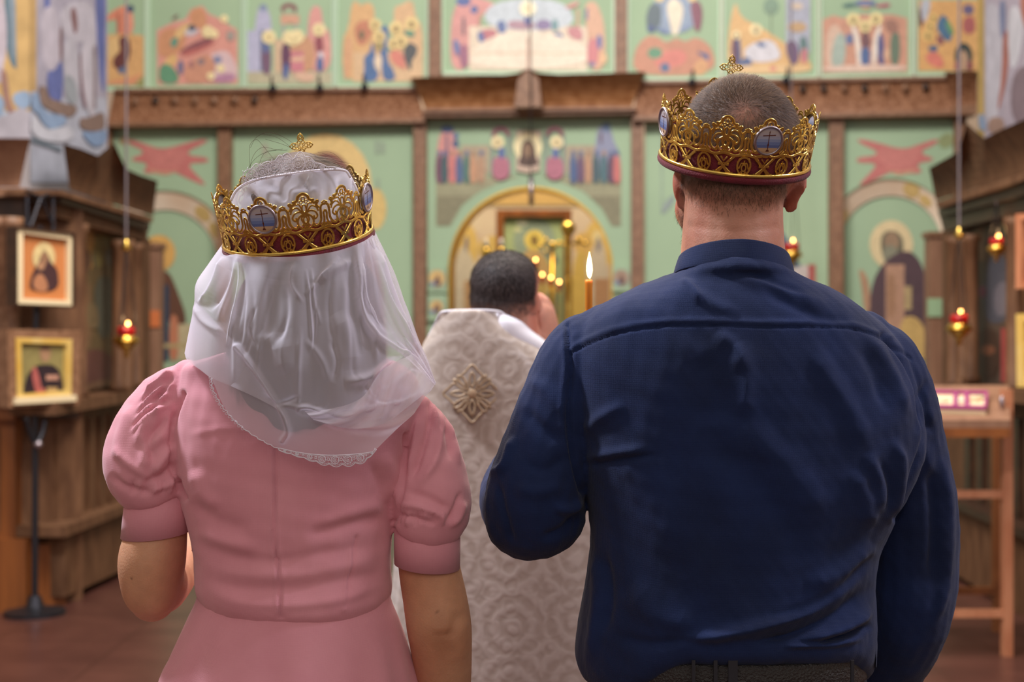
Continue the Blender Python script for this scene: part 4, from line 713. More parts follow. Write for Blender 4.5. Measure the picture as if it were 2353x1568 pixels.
def strands(name, me, maskfn, dirfn, n, length, width, m, parent, lift=.35, jitter=.35, seg=3, seed=1):
    """short hairs rooted on a surface; dirfn(points px, normals)->flow direction"""
    rs = np.random.RandomState(seed); a = coords(me); nn = normals(me); P = topx(a); w = maskfn(a, P, nn); idx = rs.choice(len(a), n, p=w/w.sum())
    base = a[idx] + rs.normal(size=(n, 3))*.0015; N_ = nn[idx]; fl = dirfn(a[idx], P[idx], N_) + rs.normal(size=(n, 3))*jitter
    fl -= N_*(fl*N_).sum(1)[:, None]; fl /= np.linalg.norm(fl, axis=1)[:, None]+1e-9
    L_ = length*(.6+.6*rs.rand(n)) if not callable(length) else length(a[idx], P[idx])*(.6+.6*rs.rand(n)); side = np.cross(fl, N_); V = []
    for k in range(seg+1):
        t = k/seg; q = base - N_*.001 + (N_*lift*(t*(1.15-.45*t)) + fl*t)*L_[:, None]; ww = width*(1-t*.8)
        V += [q - side*ww, q + side*ww] if k < seg else [q]
    V = np.stack(V, 1); nv = V.shape[1]; faces = []
    tpl = [(2*k, 2*k+1, 2*k+3, 2*k+2) for k in range(seg-1)]; last = (2*seg-2, 2*seg-1, 2*seg)
    me2 = bpy.data.meshes.new(name)
    quads = np.concatenate([np.arange(n)[:, None]*nv + np.array(t)[None] for t in tpl]) if tpl else np.zeros((0, 4), int); tris = np.arange(n)[:, None]*nv + np.array(last)[None]
    me2.vertices.add(n*nv); me2.vertices.foreach_set('co', V.reshape(-1)); nl = quads.size+tris.size
    me2.loops.add(nl); me2.loops.foreach_set('vertex_index', np.r_[quads.ravel(), tris.ravel()].astype(np.int32)); nf = len(quads)+len(tris)
    me2.polygons.add(nf); me2.polygons.foreach_set('loop_start', np.r_[np.arange(len(quads))*4, quads.size+np.arange(len(tris))*3].astype(np.int32))
    me2.update(calc_edges=True); return link(name, me2, m, parent, True)
def eyes(parent, c, s, yaw):
    rz = Matrix.Rotation(yaw, 3, 'Z')
    for sx in (-1, 1):
        o = MB().ball(c + rz @ Vector((sx*.031*s, .074*s, .012*s)), .0115*s).build('eye', EYE, parent, True)
EYE = mat('eye_white', '#e8e2dc', .2)

# ---------------------------------------------------------------- the groom
GD = 2.0
groom = empty('person', W(1690, 3150, 2.0), 'person in a navy long sleeved shirt seen from behind, wearing a gold crown', 'person')
hc = W(1697, 380, 2.02)
def groom_body():
    mb = MB(); head(mb, hc, 1.0, .16, .0835)
    mb.ball(W(1699, 344, 2.0), (.0855, .098, .1), None, 28)
    mb.ball(W(1690, 430, 1.985), (.072, .075, .06), None, 20); mb.ball(W(1648, 480, 2.06), (.062, .06, .05), None, 18)
    ptube(mb, [(1690, 400, 2.0, 112), (1686, 470, 1.99, 113), (1684, 530, 1.99, 116), (1684, 600, 1.985, 122), (1688, 680, 1.99, 135)])
    ear(mb, W(1559, 430, 2.02), .028, -.10, .018, -.35); ear(mb, W(1826, 436, 2.02), .030, .22, .02, .35)
    mb.loft(secs_px([(640, 1600, 1770, .06, .06), (720, 1400, 1960, .07, .08), (850, 1340, 2030, .10, .10), (1050, 1370, 2050, .11, .11), (1300, 1400, 1960, .12, .11), (1560, 1390, 1960, .12, .12), (1700, 1370, 1970, .12, .13), (1850, 1380, 1960, .09, .1)], 2.0), 48, 2.3)
    for x0, s_ in ((1510, -1), (1830, 1)): ptube(mb, [(x0, 1700, 2.0, 125), (x0+s_*12, 2100, 2.0, 95), (x0+s_*15, 2420, 2.0, 68), (x0+s_*15, 2700, 1.99, 62), (x0+s_*15, 3060, 2.0, 42)]); mb.ball(W(x0+s_*18, 3115, 2.08), (.045, .12, .035))
    ptube(mb, [(1385, 800, 2.0, 70), (1290, 960, 2.0, 72), (1228, 1160, 2.0, 66), (1205, 1170, 2.06, 56), (1215, 1090, 2.2, 48), (1310, 1000, 2.33, 36)]) ; hand(mb, W(1318, 985, 2.35), Vector((.5, .35, .75)), Vector((-.8, .3, .3)), 1)
    ptube(mb, [(1990, 820, 2.0, 70), (2080, 1000, 2.05, 74), (2095, 1200, 2.06, 70), (2075, 1440, 2.06, 62), (1990, 1570, 2.2, 52), (1900, 1600, 2.32, 40)]); hand(mb, W(1880, 1602, 2.34), Vector((-1, .25, .05)), Vector((0, .6, .8)), 1)
    return remesh(mb, .0042, 5)
gb = groom_body()
a = coords(gb); P = topx(a); d = np.zeros(len(a))
nn = normals(gb); back = (nn[:, 1] < 0)
for y, h_, w in ((505, .0006, 9), (522, -.0008, 5), (468, .0005, 12)):  # neck creases
    d += h_*np.exp(-((P[:, 1]-y-8*np.sin((P[:, 0]-1600)/60))/w)**2)*((P[:, 0] > 1580) & (P[:, 0] < 1790))*back
setco(gb, a + nn*d[:, None])
def groom_col(a, P):
    sk = lv('#ba8670'); red = lv('#ae735d'); hair_ = lv('#4f3a2d'); c = np.tile(sk, (len(a), 1))
    c = mixc(c, red, .5 + .5*noise3(a, 70, 3)); c = mixc(c, lv('#b0654f'), ((P[:, 0] > 1808) | (P[:, 0] < 1560)).astype(float)*.8*(P[:, 1] < 510))
    head_ = (P[:, 1] < 505) & (P[:, 0] > 1566) & (P[:, 0] < 1806+.0*P[:, 0]) | (P[:, 1] < 385)
    front = (a[:, 1] > hc.y + .055) & (P[:, 1] > 235)
    edge = 478 + 8*noise3(a, 40, 5) + 14*np.cos((P[:, 0]-1700)/50.)
    t = np.clip((edge - P[:, 1])/75, 0, 1)*head_*(~front); c = mixc(c, hair_, t*.92)
    whorl = np.exp(-(((P[:, 0]-1712)/38)**2 + ((P[:, 1]-262)/26)**2)); c = mixc(c, lv('#a8735f'), whorl*.75*(nn_g[:, 1] < 0))
    return c
nn_g = normals(gb); color_verts(gb, groom_col); body_g = link('body', gb, M['skin'], groom, True)
def gmask(a, P, n):
    front = (a[:, 1] > hc.y + .06) & (P[:, 1] > 225); w = ((P[:, 1] < 500) & (P[:, 1] > 150) & (~front)).astype(float)
    w *= ~(((P[:, 0] > 1808) | (P[:, 0] < 1566)) & (P[:, 1] > 385)); w *= np.clip((488+12*np.cos((P[:, 0]-1700)/50)-P[:, 1])/70, 0, 1)**1.2
    w *= 1-.75*np.exp(-(((P[:, 0]-1712)/34)**2 + ((P[:, 1]-264)/24)**2)); return w + 1e-9
def gdir(a, P, n):
    wh = np.array(W(1712, 250, 1.92)); v = a - wh; v /= np.linalg.norm(v, axis=1)[:, None]+1e-6; sw = np.cross(v, n); dn = np.array([0, 0, -1.0])
    low = np.clip((P[:, 1]-330)/60, 0, 1)[:, None]; return (v + .35*sw)*(1-low) + dn*low
strands('hair', gb, gmask, gdir, 46000, lambda a, P: np.where(P[:, 1] > 385, .0055, .0115), .00026, M['hair_m'], groom, lift=.5, jitter=.28)
strands('stubble', gb, lambda a, P, n: ((P[:, 1] > 480) & (P[:, 1] < 560) & (P[:, 0] < 1590) & (a[:, 1] > 2.0)).astype(float)+1e-12, lambda a, P, n: np.tile([0, 0, -1.], (len(a), 1)), 1500, .005, .0002, M['hair_m'], groom, lift=.7)
eyes(groom, hc, 1.0, .16)
# shirt: torso and sleeves one sewn garment
def shirt():
    mb = MB()
    mb.loft(secs_px([(598, 1590, 1775, .07, .085, 1.99), (622, 1556, 1808, .075, .095, 1.99), (640, 1515, 1845, .08, .10), (662, 1458, 1898, .088, .108), (690, 1398, 1948, .095, .118), (720, 1352, 1992, .10, .126), (760, 1322, 2035, .11, .134), (810, 1305, 2072, .118, .142), (870, 1302, 2098, .125, .148), (950, 1308, 2118, .13, .152), (1050, 1326, 2112, .135, .152),
        (1130, 1344, 2080, .14, .150), (1200, 1356, 2040, .14, .148), (1260, 1355, 2014, .14, .146), (1330, 1345, 2004, .14, .146), (1400, 1335, 2005, .145, .148), (1460, 1326, 2006, .148, .150), (1510, 1325, 2004, .15, .150), (1545, 1336, 1996, .148, .144), (1562, 1350, 1985, .146, .134)], 2.0), 72, 2.35)
    ptube(mb, [(1400, 775, 2.0, 82), (1345, 830, 2.0, 105), (1300, 930, 1.995, 106), (1262, 1030, 1.99, 108), (1232, 1120, 1.985, 114), (1224, 1175, 1.99, 110), (1213, 1190, 2.01, 102)])
    ptube(mb, [(1250, 1180, 2.0, 100), (1205, 1165, 2.06, 98), (1188, 1130, 2.14, 84), (1215, 1070, 2.24, 72), (1280, 1015, 2.32, 56)])
    ptube(mb, [(1985, 780, 2.0, 70), (2015, 830, 2.0, 92), (2045, 900, 2.01, 97), (2062, 1000, 2.03, 104), (2080, 1100, 2.05, 108), (2090, 1200, 2.06, 109), (2092, 1300, 2.065, 107), (2086, 1390, 2.065, 103), (2060, 1470, 2.09, 98), (2012, 1548, 2.14, 92), (1960, 1600, 2.22, 78), (1915, 1610, 2.3, 60)])
    me = remesh(mb, .0031, 5)
    # folds seen on the back, raised ridges and tucks
    fs = [
     ([(1310, 812), (1360, 788), (1430, 764), (1520, 750), (1620, 748), (1760, 752), (1880, 752), (1960, 757), (2040, 785), (2095, 825)], 3.4, -.0026, 'l'),
     ([(1310, 800), (1360, 776), (1430, 752), (1520, 739), (1620, 737), (1760, 741), (1880, 741), (1960, 746), (2045, 775)], 8, .0016, 'l'),
     ([(1302, 745), (1306, 790), (1312, 850), (1306, 950), (1318, 1050), (1336, 1130)], 7, -.006, 'l'),
     ([(1292, 745), (1296, 800), (1300, 850), (1290, 950), (1300, 1050)], 9, .003),
     ([(2030, 770), (2080, 830), (2112, 900), (2125, 980), (2110, 1060), (2080, 1140), (2056, 1192)], 8, -.007, 'l'),
     ([(1690, 790), (1712, 840), (1716, 900), (1700, 960)], 26, .006), ([(1640, 770), (1690, 800), (1700, 860)], 22, .004), ([(1600, 820), (1640, 900), (1650, 980)], 40, -.004),
     ([(1860, 790), (1900, 860), (1960, 950), (2000, 1040)], 26, .0045), ([(1990, 760), (2050, 860), (2090, 960)], 18, .006), ([(1970, 780), (2010, 860), (2040, 950)], 20, -.005),
     ([(2050, 1010), (2070, 1060), (2060, 1140), (2035, 1200)], 16, .008), ([(1990, 1040), (2020, 1110), (2020, 1180)], 18, .006), ([(2020, 1050), (2045, 1120), (2040, 1190)], 14, -.005), ([(1960, 1080), (1990, 1150), (2005, 1215)], 24, .006),
     ([(1600, 1000), (1720, 1090), (1800, 1200), (1850, 1300)], 45, -.006), ([(1700, 980), (1820, 1080), (1900, 1200)], 42, .006), ([(1400, 1000), (1500, 1150), (1600, 1300), (1640, 1400)], 60, .005),
     ([(2000, 1290), (1900, 1370), (1780, 1440), (1640, 1490), (1540, 1520)], 26, .012), ([(2005, 1345), (1920, 1420), (1820, 1480), (1720, 1515)], 20, -.010), ([(2004, 1400), (1930, 1460), (1840, 1505)], 17, .010), ([(2004, 1440), (1950, 1480), (1880, 1515)], 12, -.008), ([(2006, 1250), (1930, 1310), (1850, 1350)], 22, .008), ([(2008, 1275), (1950, 1330), (1870, 1385), (1760, 1430)], 16, -.008), ([(1980, 1490), (1900, 1520), (1800, 1530)], 14, .006),
     ([(1338, 1070), (1400, 1062), (1470, 1050), (1520, 1046)], 9, -.004), ([(1342, 1052), (1420, 1040), (1490, 1030)], 14, .004), ([(1335, 1000), (1380, 960), (1440, 930)], 18, .004),
     ([(1350, 1250), (1370, 1350), (1365, 1450), (1350, 1530)], 16, .007), ([(1380, 1260), (1398, 1360), (1392, 1460)], 15, -.006), ([(1440, 1350), (1520, 1420), (1600, 1450)], 40, .006), ([(1400, 1460), (1520, 1500), (1640, 1512)], 22, -.005),
     ([(1120, 1090), (1160, 1070), (1180, 1000)], 12, .008), ([(1140, 1100), (1160, 1180), (1180, 1260)], 9, -.004), ([(1112, 1120), (1125, 1200), (1150, 1270)], 11, .004), ([(1340, 1150), (1310, 1170), (1270, 1165)], 12, .007), ([(1330, 1180), (1290, 1220), (1240, 1235)], 14, -.006), ([(1300, 1110), (1240, 1130), (1180, 1120)], 18, .004), ([(1310, 1050), (1250, 1080), (1200, 1060)], 18, -.004),
     ([(1210, 870), (1260, 900), (1300, 960)], 22, .004), ([(1200, 940), (1240, 980), (1290, 1020)], 18, -.004),
     ([(2170, 1050), (2178, 1200), (2172, 1350), (2140, 1450)], 15, .006), ([(2140, 1060), (2146, 1200), (2140, 1350)], 16, -.005), ([(2150, 940), (2120, 1000), (2140, 1100)], 16, .004), ([(2130, 870), (2120, 930), (2140, 1000)], 10, -.005),
     ([(1555, 650), (1620, 690), (1700, 725)], 18, .003), ([(1700, 640), (1800, 665), (1900, 710)], 18, .004), ([(1680, 625), (1760, 640), (1850, 680)], 10, -.004), ([(1560, 640), (1590, 660), (1610, 700)], 12, .004), ([(1750, 660), (1860, 720), (1960, 745)], 14, -.003),
    ]
    folds(me, [(f[0], f[1]*.82, f[2]*1.2) + tuple(f[3:]) for f in fs]); a = coords(me); nn = normals(me); Pp = topx(a)
    t_ = np.clip((Pp[:, 1]-1400)/215, 0, 1); ss = np.clip((Pp[:, 0]-1400)/190, 0, 1); ss = ss*ss*(3-2*ss)
    a[:, 2] += t_**1.4*ss*(Pp[:, 0] < 2012)*np.clip((1.99-a[:, 1])/.09, 0, 1)*(a[:, 1] > 1.8)*86/F*1.86; k = .0013*noise3(a*np.array([1, 1, .6]), 45, 9) + .0008*noise3(a, 95, 4) + .0004*noise3(a*np.array([1, 1, .5]), 210, 6)
    hem = np.clip((1570-topx(a)[:, 1])/10, 0, 1); setco(me, a + nn*(k*hem)[:, None]); return me
sh = link('shirt', shirt(), M['navy'], groom, True)
# folded collar around the neck
def collar():
    mb = MB(); n = 72; rings = []
    c0 = W(1686, 590, 1.99)
    for k in range(n):
        a = 2*math.pi*k/n; bx, by = math.cos(a), math.sin(a); back = max(0, -by); near = -by
        tilt = bx*18                                            # right side sits lower in the photo
        top = 550 + (1-back)*34 + max(0, by)*70 + max(0, bx)*8; bot = 614 + 10*bx + (1-back)*26 + max(0, by)*40; r1, r2 = .0735, .079
        prof = [(r1-.002, bot-8), (r1-.001, top+10), (r1+.001, top+1), (r1+.004, top), (r2-.0005, top+6), (r2+.003+.003*back, (top+bot)/2), (r2+.0065+.004*back, bot), (r2+.0045+.004*back, bot+1), (r2-.001, (top+bot)/2), (r2-.002, top+14), (r1+.001, bot-4)]
        rings.append([mb.bm.verts.new((c0.x + bx*r, c0.y + by*r*1.0, CZ-(y-784)/F*1.93)) for r, y in prof])
    for i in range(n):
        A, B = rings[i], rings[(i+1) % n]
        for j in range(len(A)): mb.bm.faces.new((A[j], A[(j+1) % len(A)], B[(j+1) % len(A)], B[j]))
    return mb
co = collar().build('collar', M['navy'], sh, True); sd = co.modifiers.new('s', 'SUBSURF'); sd.levels = 1; sd.render_levels = 1
# belt, trousers, shoes
bl = MB(); bl.loft([(W(0, y, 2.0).z, (1352-1176.5)/F*2, (1984-1176.5)/F*2, 2.0, .14, h_, 2) for y, h_ in ((1478, .1395), (1483, .142), (1534, .142), (1540, .1395))], 72, 2.35); bo = bl.build('belt', M['leather'], groom, True)
for x0, x1 in ((1590, 1597), (1674, 1694), (1640, 1648), (1955, 1962)): MB().box(W((x0+x1)/2, 1558, 2-.1435), ((x1-x0)/F*2, .004, .046)).build('belt_loop', M['trouser'], bo)
mb = MB(); mb.loft(secs_px([(1532, 1352, 1984, .14, .136), (1700, 1345, 1990, .14, .15), (1850, 1355, 1985, .12, .14), (1930, 1370, 1970, .1, .11)], 2.0), 64, 2.3)
for x0, s_ in ((1510, -1), (1830, 1)): ptube(mb, [(x0, 1850, 2.0, 140), (x0+s_*12, 2150, 2.0, 112), (x0+s_*15, 2500, 2.0, 92), (x0+s_*15, 3060, 2.0, 80)])
tr = link('trousers', remesh(mb, .008, 3), M['trouser'], groom, True)
for x0 in (1492, 1848): MB().ball(Vector((W(x0, 0, 2).x, 2.07, .05)), (.052, .15, .05)).box(Vector((W(x0, 0, 2).x, 2.07, .012)), (.09, .27, .024)).build('shoe', M['shoe'], groom, True)

# ---------------------------------------------------------------- the bride
bride = empty('person', W(690, 3150, 2.0), 'person in a pink dress and white veil seen from behind, wearing a gold crown', 'person')
bc = W(694, 540, 2.02)
def bride_body():
    mb = MB(); head(mb, bc, .94, -.12, .079); ear(mb, W(570, 590, 2.02), .026, -.1, .016, -.3); ear(mb, W(818, 590, 2.02), .026, .1, .016, .3)
    ptube(mb, [(694, 560, 2.0, 84), (694, 660, 1.99, 84), (692, 760, 1.995, 84), (690, 830, 2.0, 85)])
    mb.loft(secs_px([(770, 630, 750, .05, .05), (850, 520, 850, .05, .05), (950, 475, 895, .07, .07), (1100, 470, 880, .09, .08), (1300, 490, 860, .09, .085), (1500, 470, 880, .1, .1), (1700, 450, 900, .1, .12), (1850, 470, 890, .08, .09)], 2.0), 48, 2.3)
    for x0, s_ in ((570, -1), (790, 1)): ptube(mb, [(x0, 1750, 2.0, 100), (x0, 2200, 2.0, 78), (x0, 2500, 2.0, 60), (x0, 2650, 1.99, 62), (x0, 3050, 2.0, 36)]); mb.ball(W(x0, 3118, 2.07), (.038, .11, .03))
    ptube(mb, [(478, 930, 2.01, 40), (400, 1010, 2.0, 62), (365, 1130, 1.995, 62), (361, 1215, 1.993, 69), (349, 1290, 1.99, 77), (347, 1350, 1.995, 68), (350, 1375, 2.01, 56)], seg=28)
    ptube(mb, [(355, 1340, 2.01, 76), (374, 1345, 2.07, 62), (410, 1300, 2.2, 50), (440, 1180, 2.35, 40)]) ; hand(mb, W(445, 1165, 2.36), Vector((.6, .4, .7)), Vector((-.8, .3, .3)), 1, .165)
    ptube(mb, [(905, 980, 2.01, 40), (965, 1080, 2.0, 62), (983, 1180, 2.0, 64), (984, 1285, 2.0, 70), (1000, 1380, 2.0, 74), (1009, 1440, 2.0, 75), (1015, 1500, 2.01, 70), (1019, 1568, 2.03, 64), (1024, 1680, 2.07, 52), (1026, 1800, 2.12, 40)], seg=28); hand(mb, W(1026, 1815, 2.125), Vector((0, .3, -1)), Vector((.9, -.3, 0)), 1, .165, (.35, .35, .4, .45), .3)
    return remesh(mb, .0042, 6)
bb = bride_body()
folds(bb, [([(985, 1448), (1010, 1458), (1040, 1452)], 4, -.0022), ([(990, 1460), (1015, 1466), (1042, 1459)], 3, -.0016), ([(980, 1455), (1012, 1452), (1040, 1445)], 12, .0014), ([(1055, 1400), (1045, 1440), (1030, 1470)], 14, -.0025), ([(1060, 1420), (1062, 1470), (1050, 1530)], 16, .002)])
def bride_col(a, P):
    c = np.tile(lv('#cf9c7b'), (len(a), 1)); c = mixc(c, lv('#c48a6a'), .5+.5*noise3(a, 30, 8)); c = mixc(c, lv('#a8655a'), np.exp(-((P[:, 0]-405)/30.)**2)*(P[:, 1] > 1240)*(P[:, 0] < 480)*.5)
    el = np.exp(-(((P[:, 0]-1018)/38)**2 + ((P[:, 1]-1462)/40)**2)); c = mixc(c, lv('#955b3e'), el*.55)
    for x, y, r_ in ((303, 1332, 2.2), (365, 1287, 2), (1003, 1408, 2), (416, 1245, 1.8), (1020, 1250, 1.5)): c = mixc(c, lv('#4e2a1c'), np.exp(-(((P[:, 0]-x)/r_)**2 + ((P[:, 1]-y)/r_)**2))*.9*(a[:, 1] < 2.02))
    hairy = ((P[:, 1] < 600) & (a[:, 1] < bc.y+.05)).astype(float); return mixc(c, lv('#4a3226'), hairy)
color_verts(bb, bride_col); link('body', bb, M['skin'], bride, True); eyes(bride, bc, .94, -.12)
# hair: cap plus long loose hair down the back under the veil
def bride_hair():
    mb = MB(); mb.ball(W(694, 512, 2.015), (.088, .090, .098), None, 28); mb.ball(W(694, 560, 2.0), (.088, .09, .09), None, 24)
    mb.loft(secs_px([(560, 585, 805, .03, .075, 1.985), (620, 555, 840, .03, .08, 1.985), (700, 525, 868, .03, .092, 1.985), (780, 510, 880, .02, .097, 1.98), (860, 515, 878, .01, .095, 1.97), (920, 550, 850, .005, .084, 1.955), (960, 595, 800, .005, .074, 1.945), (985, 640, 750, .004, .06, 1.937)], 1.93), 64, 2.4)
    me = remesh(mb, .006, 4); a = coords(me); P = topx(a); nn = normals(me)
    w = np.sin(P[:, 0]/7. + 1.5*np.sin(P[:, 1]/60.)) * .0012 + .0018*np.sin(P[:, 0]/19.+P[:, 1]/90.); setco(me, a + nn*(w*(P[:, 1] > 520))[:, None]); return me
hb = bride_hair(); link('hair', hb, M['hair_br'], bride, True)
strands('hair_strands', hb, lambda a, P, n: ((P[:, 1] > 520)*(P[:, 1] < 860)*(n[:, 1] < .3)+(P[:, 1] < 392)*1.0)+1e-9, lambda a, P, n: np.where((P[:, 1] < 430)[:, None], np.stack([np.sign(P[:, 0]-690)*1.0, 0*P[:, 0], -.3+0*P[:, 0]], 1), np.array([[0, 0, -1.]])), 9000, .05, .00035, M['hair_w'], bride, lift=.06, jitter=.12)
mb = MB()
for pts in ([(655, 400), (600, 330), (585, 322), (573, 340), (575, 395)], [(700, 352), (660, 320), (620, 305), (590, 315), (575, 340)], [(720, 360), (680, 345), (650, 332), (610, 320)], [(690, 356), (640, 318), (600, 308)], [(560, 430), (572, 385), (600, 355), (650, 342)], [(740, 352), (762, 362), (790, 392)], [(730, 350), (765, 352), (800, 385)], [(590, 395), (610, 350), (660, 345)], [(640, 345), (600, 340), (577, 372), (574, 440)]):
    mb.tube([W(x, y, 2.0) for x, y in crv(pts, 8)], .00022, 5)
mb.build('stray_hairs', M['hair_w'], bride)
# dress
def bodice():
    mb = MB()
    mb.loft(secs_px([(790, 610, 770, .06, .07, 1.985), (812, 520, 850, .065, .08, 1.985), (835, 440, 920, .07, .088, 1.99), (870, 418, 958, .075, .096), (930, 408, 966, .085, .108), (1000, 404, 952, .09, .114), (1060, 408, 934, .095, .115), (1120, 416, 916, .10, .113), (1180, 430, 904, .10, .110), (1230, 441, 901, .10, .107), (1290, 448, 899, .10, .105), (1345, 450, 900, .10, .106), (1368, 453, 899, .10, .107), (1385, 458, 893, .098, .102), (1400, 466, 886, .09, .094)], 2.0), 72, 2.3)
    ptube(mb, [(432, 868, 2.0, 42), (398, 905, 2.0, 68), (368, 965, 2.0, 92), (348, 1030, 1.995, 102), (342, 1075, 1.99, 104), (352, 1112, 1.99, 92), (360, 1132, 1.995, 76)], seg=28)
    ptube(mb, [(958, 945, 2.0, 40), (972, 985, 2.0, 62), (982, 1050, 2.0, 80), (988, 1110, 1.995, 90), (990, 1160, 1.99, 93), (984, 1195, 1.99, 86), (980, 1212, 1.995, 74)], seg=28)
    # waist seam follows the body: lower the hem in the middle
    me = remesh(mb, .0031, 5); a = coords(me); P = topx(a)
    low = np.clip((P[:, 1]-1230)/130, 0, 1)*((P[:, 0] > 440) & (P[:, 0] < 910)); dy = (-18 + 34*np.clip(1-((P[:, 0]-690)/235)**2, 0, 1))*low*(a[:, 1] < 2.0); a[:, 2] -= dy/F*a[:, 1]; setco(me, a)
    fs = [([(420, 905), (400, 960), (392, 1030), (400, 1090), (425, 1145)], 7, -.010, 'l'), ([(395, 850), (365, 880), (330, 900)], 7, .006), ([(398, 865), (370, 900), (345, 935)], 6, -.007), ([(400, 878), (372, 915), (352, 960)], 6, .006), ([(392, 895), (360, 930), (330, 1010)], 9, -.006), ([(375, 930), (330, 985), (320, 1030)], 12, .010), ([(385, 960), (345, 1010), (352, 1060)], 10, -.009), ([(388, 990), (340, 1030), (330, 1090)], 14, .008),
      ([(400, 1020), (372, 1060), (350, 1090)], 10, .008), ([(405, 1060), (370, 1095), (330, 1105)], 9, -.008), ([(260, 1030), (300, 1070), (360, 1110)], 12, .006), ([(412, 1085), (385, 1115), (345, 1128)], 8, .006), ([(250, 1090), (290, 1120), (350, 1135)], 8, -.005), ([(300, 930), (280, 1000), (268, 1060)], 14, .004), ([(385, 835), (360, 855), (345, 880)], 5, -.005), ([(370, 830), (345, 850), (325, 880)], 5, .005),
      ([(932, 1000), (930, 1080), (920, 1150), (904, 1200)], 6, -.009, 'l'), ([(985, 920), (985, 980), (965, 1050), (940, 1110)], 8, -.009), ([(1000, 915), (1012, 990), (1000, 1060), (960, 1120)], 11, .008), ([(1015, 925), (1030, 1000), (1035, 1060)], 9, -.006), ([(1030, 940), (1045, 1010), (1058, 1070)], 9, .006), ([(915, 1160), (960, 1165), (1010, 1185), (1015, 1205)], 8, .007), ([(905, 1180), (950, 1190), (1000, 1205)], 7, -.007), ([(1070, 1150), (1055, 1190), (1030, 1210)], 9, .006), ([(930, 1130), (980, 1145), (1040, 1175)], 10, -.005), ([(1060, 1130), (1040, 1180), (1020, 1205)], 6, -.006), ([(960, 950), (950, 1030), (935, 1090)], 9, .006),
      ([(633, 1030), (632, 1130), (630, 1240), (640, 1320), (646, 1420)], 2.8, -.005, 'l'), ([(626, 1040), (625, 1130), (623, 1240), (633, 1320), (638, 1410)], 4.5, .0018, 'l'), ([(641, 1040), (640, 1130), (638, 1240), (649, 1320), (654, 1410)], 4.5, .0014, 'l'),
      ([(930, 1010), (928, 1100), (905, 1190)], 4, .004), ([(820, 1235), (808, 1310), (792, 1395)], 4, -.0026, 'l'), ([(808, 1270), (800, 1330), (790, 1400)], 5, .0022, 'l'),
      ([(448, 1220), (520, 1245), (600, 1262)], 16, .004), ([(450, 1250), (540, 1280), (640, 1290), (760, 1268), (890, 1250)], 15, -.003), ([(452, 1290), (540, 1318), (650, 1325), (780, 1305), (896, 1270)], 15, .003), ([(455, 1320), (540, 1350), (660, 1355), (790, 1335), (897, 1310)], 13, -.003), ([(458, 1350), (560, 1385), (670, 1392), (790, 1375), (890, 1340)], 14, .004), ([(440, 1150), (500, 1200), (580, 1220)], 20, -.005), ([(700, 1230), (800, 1205), (900, 1190)], 18, -.006), ([(720, 1215), (810, 1180), (900, 1150)], 18, .004),
      ([(560, 900), (570, 960), (575, 1020)], 18, -.004), ([(430, 1000), (520, 985), (600, 990)], 9, .0012), ([(880, 1040), (905, 1100), (900, 1160)], 16, .005), ([(850, 1060), (880, 1130), (890, 1190)], 14, -.005), ([(440, 1080), (470, 1140), (500, 1170)], 18, .004), ([(860, 930), (900, 960), (935, 1000)], 16, .004)]
    for i in range(8):
        y_ = 838+i*13; fs.append(([(402-i*.5, y_), (378-i*1.5, y_+12), (350-i*3, y_+38), (328-i*4, y_+70)], 3.6, .0042 if i % 2 else -.0042))
    for i in range(6): fs.append(([(985+i*9, 908+i*4), (990+i*9, 940+i*5), (992+i*10, 985+i*5)], 3.4, .0035 if i % 2 else -.0035))
    for i in range(7): fs.append(([(300+i*18, 1142-i), (303+i*18, 1120-i), (306+i*18, 1100)], 4, .003 if i % 2 else -.003)); fs.append(([(915+i*20, 1212-i*.5), (917+i*20, 1195), (918+i*20, 1175)], 4, .003 if i % 2 else -.003))
    folds(me, [(f[0], f[1]*(.85 if abs(f[2]) > .005 else 1), f[2]*(.8 if abs(f[2]) > .005 else 1)) + tuple(f[3:]) for f in fs]); a = coords(me); nn = normals(me); setco(me, a + nn*(.0011*noise3(a, 50, 12) + .0006*noise3(a, 110, 2))[:, None]); return me
dr = link('bodice', bodice(), M['pink'], bride, True)
mb = MB()
for s0 in ([(288, 1142, 440), (284, 1180, 441), (279, 1226, 439)], [(905, 1216, 1058), (905, 1255, 1058), (906, 1300, 1057)]):
    c = [W((a_+b_)/2, y, 1.995) for a_, y, b_ in s0]; r_ = [(b_-a_)/2/F*1.995 for a_, y, b_ in s0]
    m2 = MB(); rings = []
    for (k, sgn) in [(0, 0), (1, 0), (2, 0), (2, 1), (1, 1), (0, 1)]:
        rings.append([m2.bm.verts.new(c[k] + Vector((math.cos(t)*(r_[k]-.0025*sgn), math.sin(t)*(r_[k]-.0025*sgn), -.0045*(k == 2)*(math.sin(t) < 0)*abs(math.sin(t)) + .004*math.cos(t)*(1 if s0[0][0] < 600 else -1)))) for t in [2*math.pi*q/40 for q in range(40)]])
    for i in range(6):
        A, B = rings[i], rings[(i+1) % 6]
        for q in range(40): m2.bm.faces.new((A[q], A[(q+1) % 40], B[(q+1) % 40], B[q]))
    m2.build('sleeve_cuff', M['pink'], bride, True)
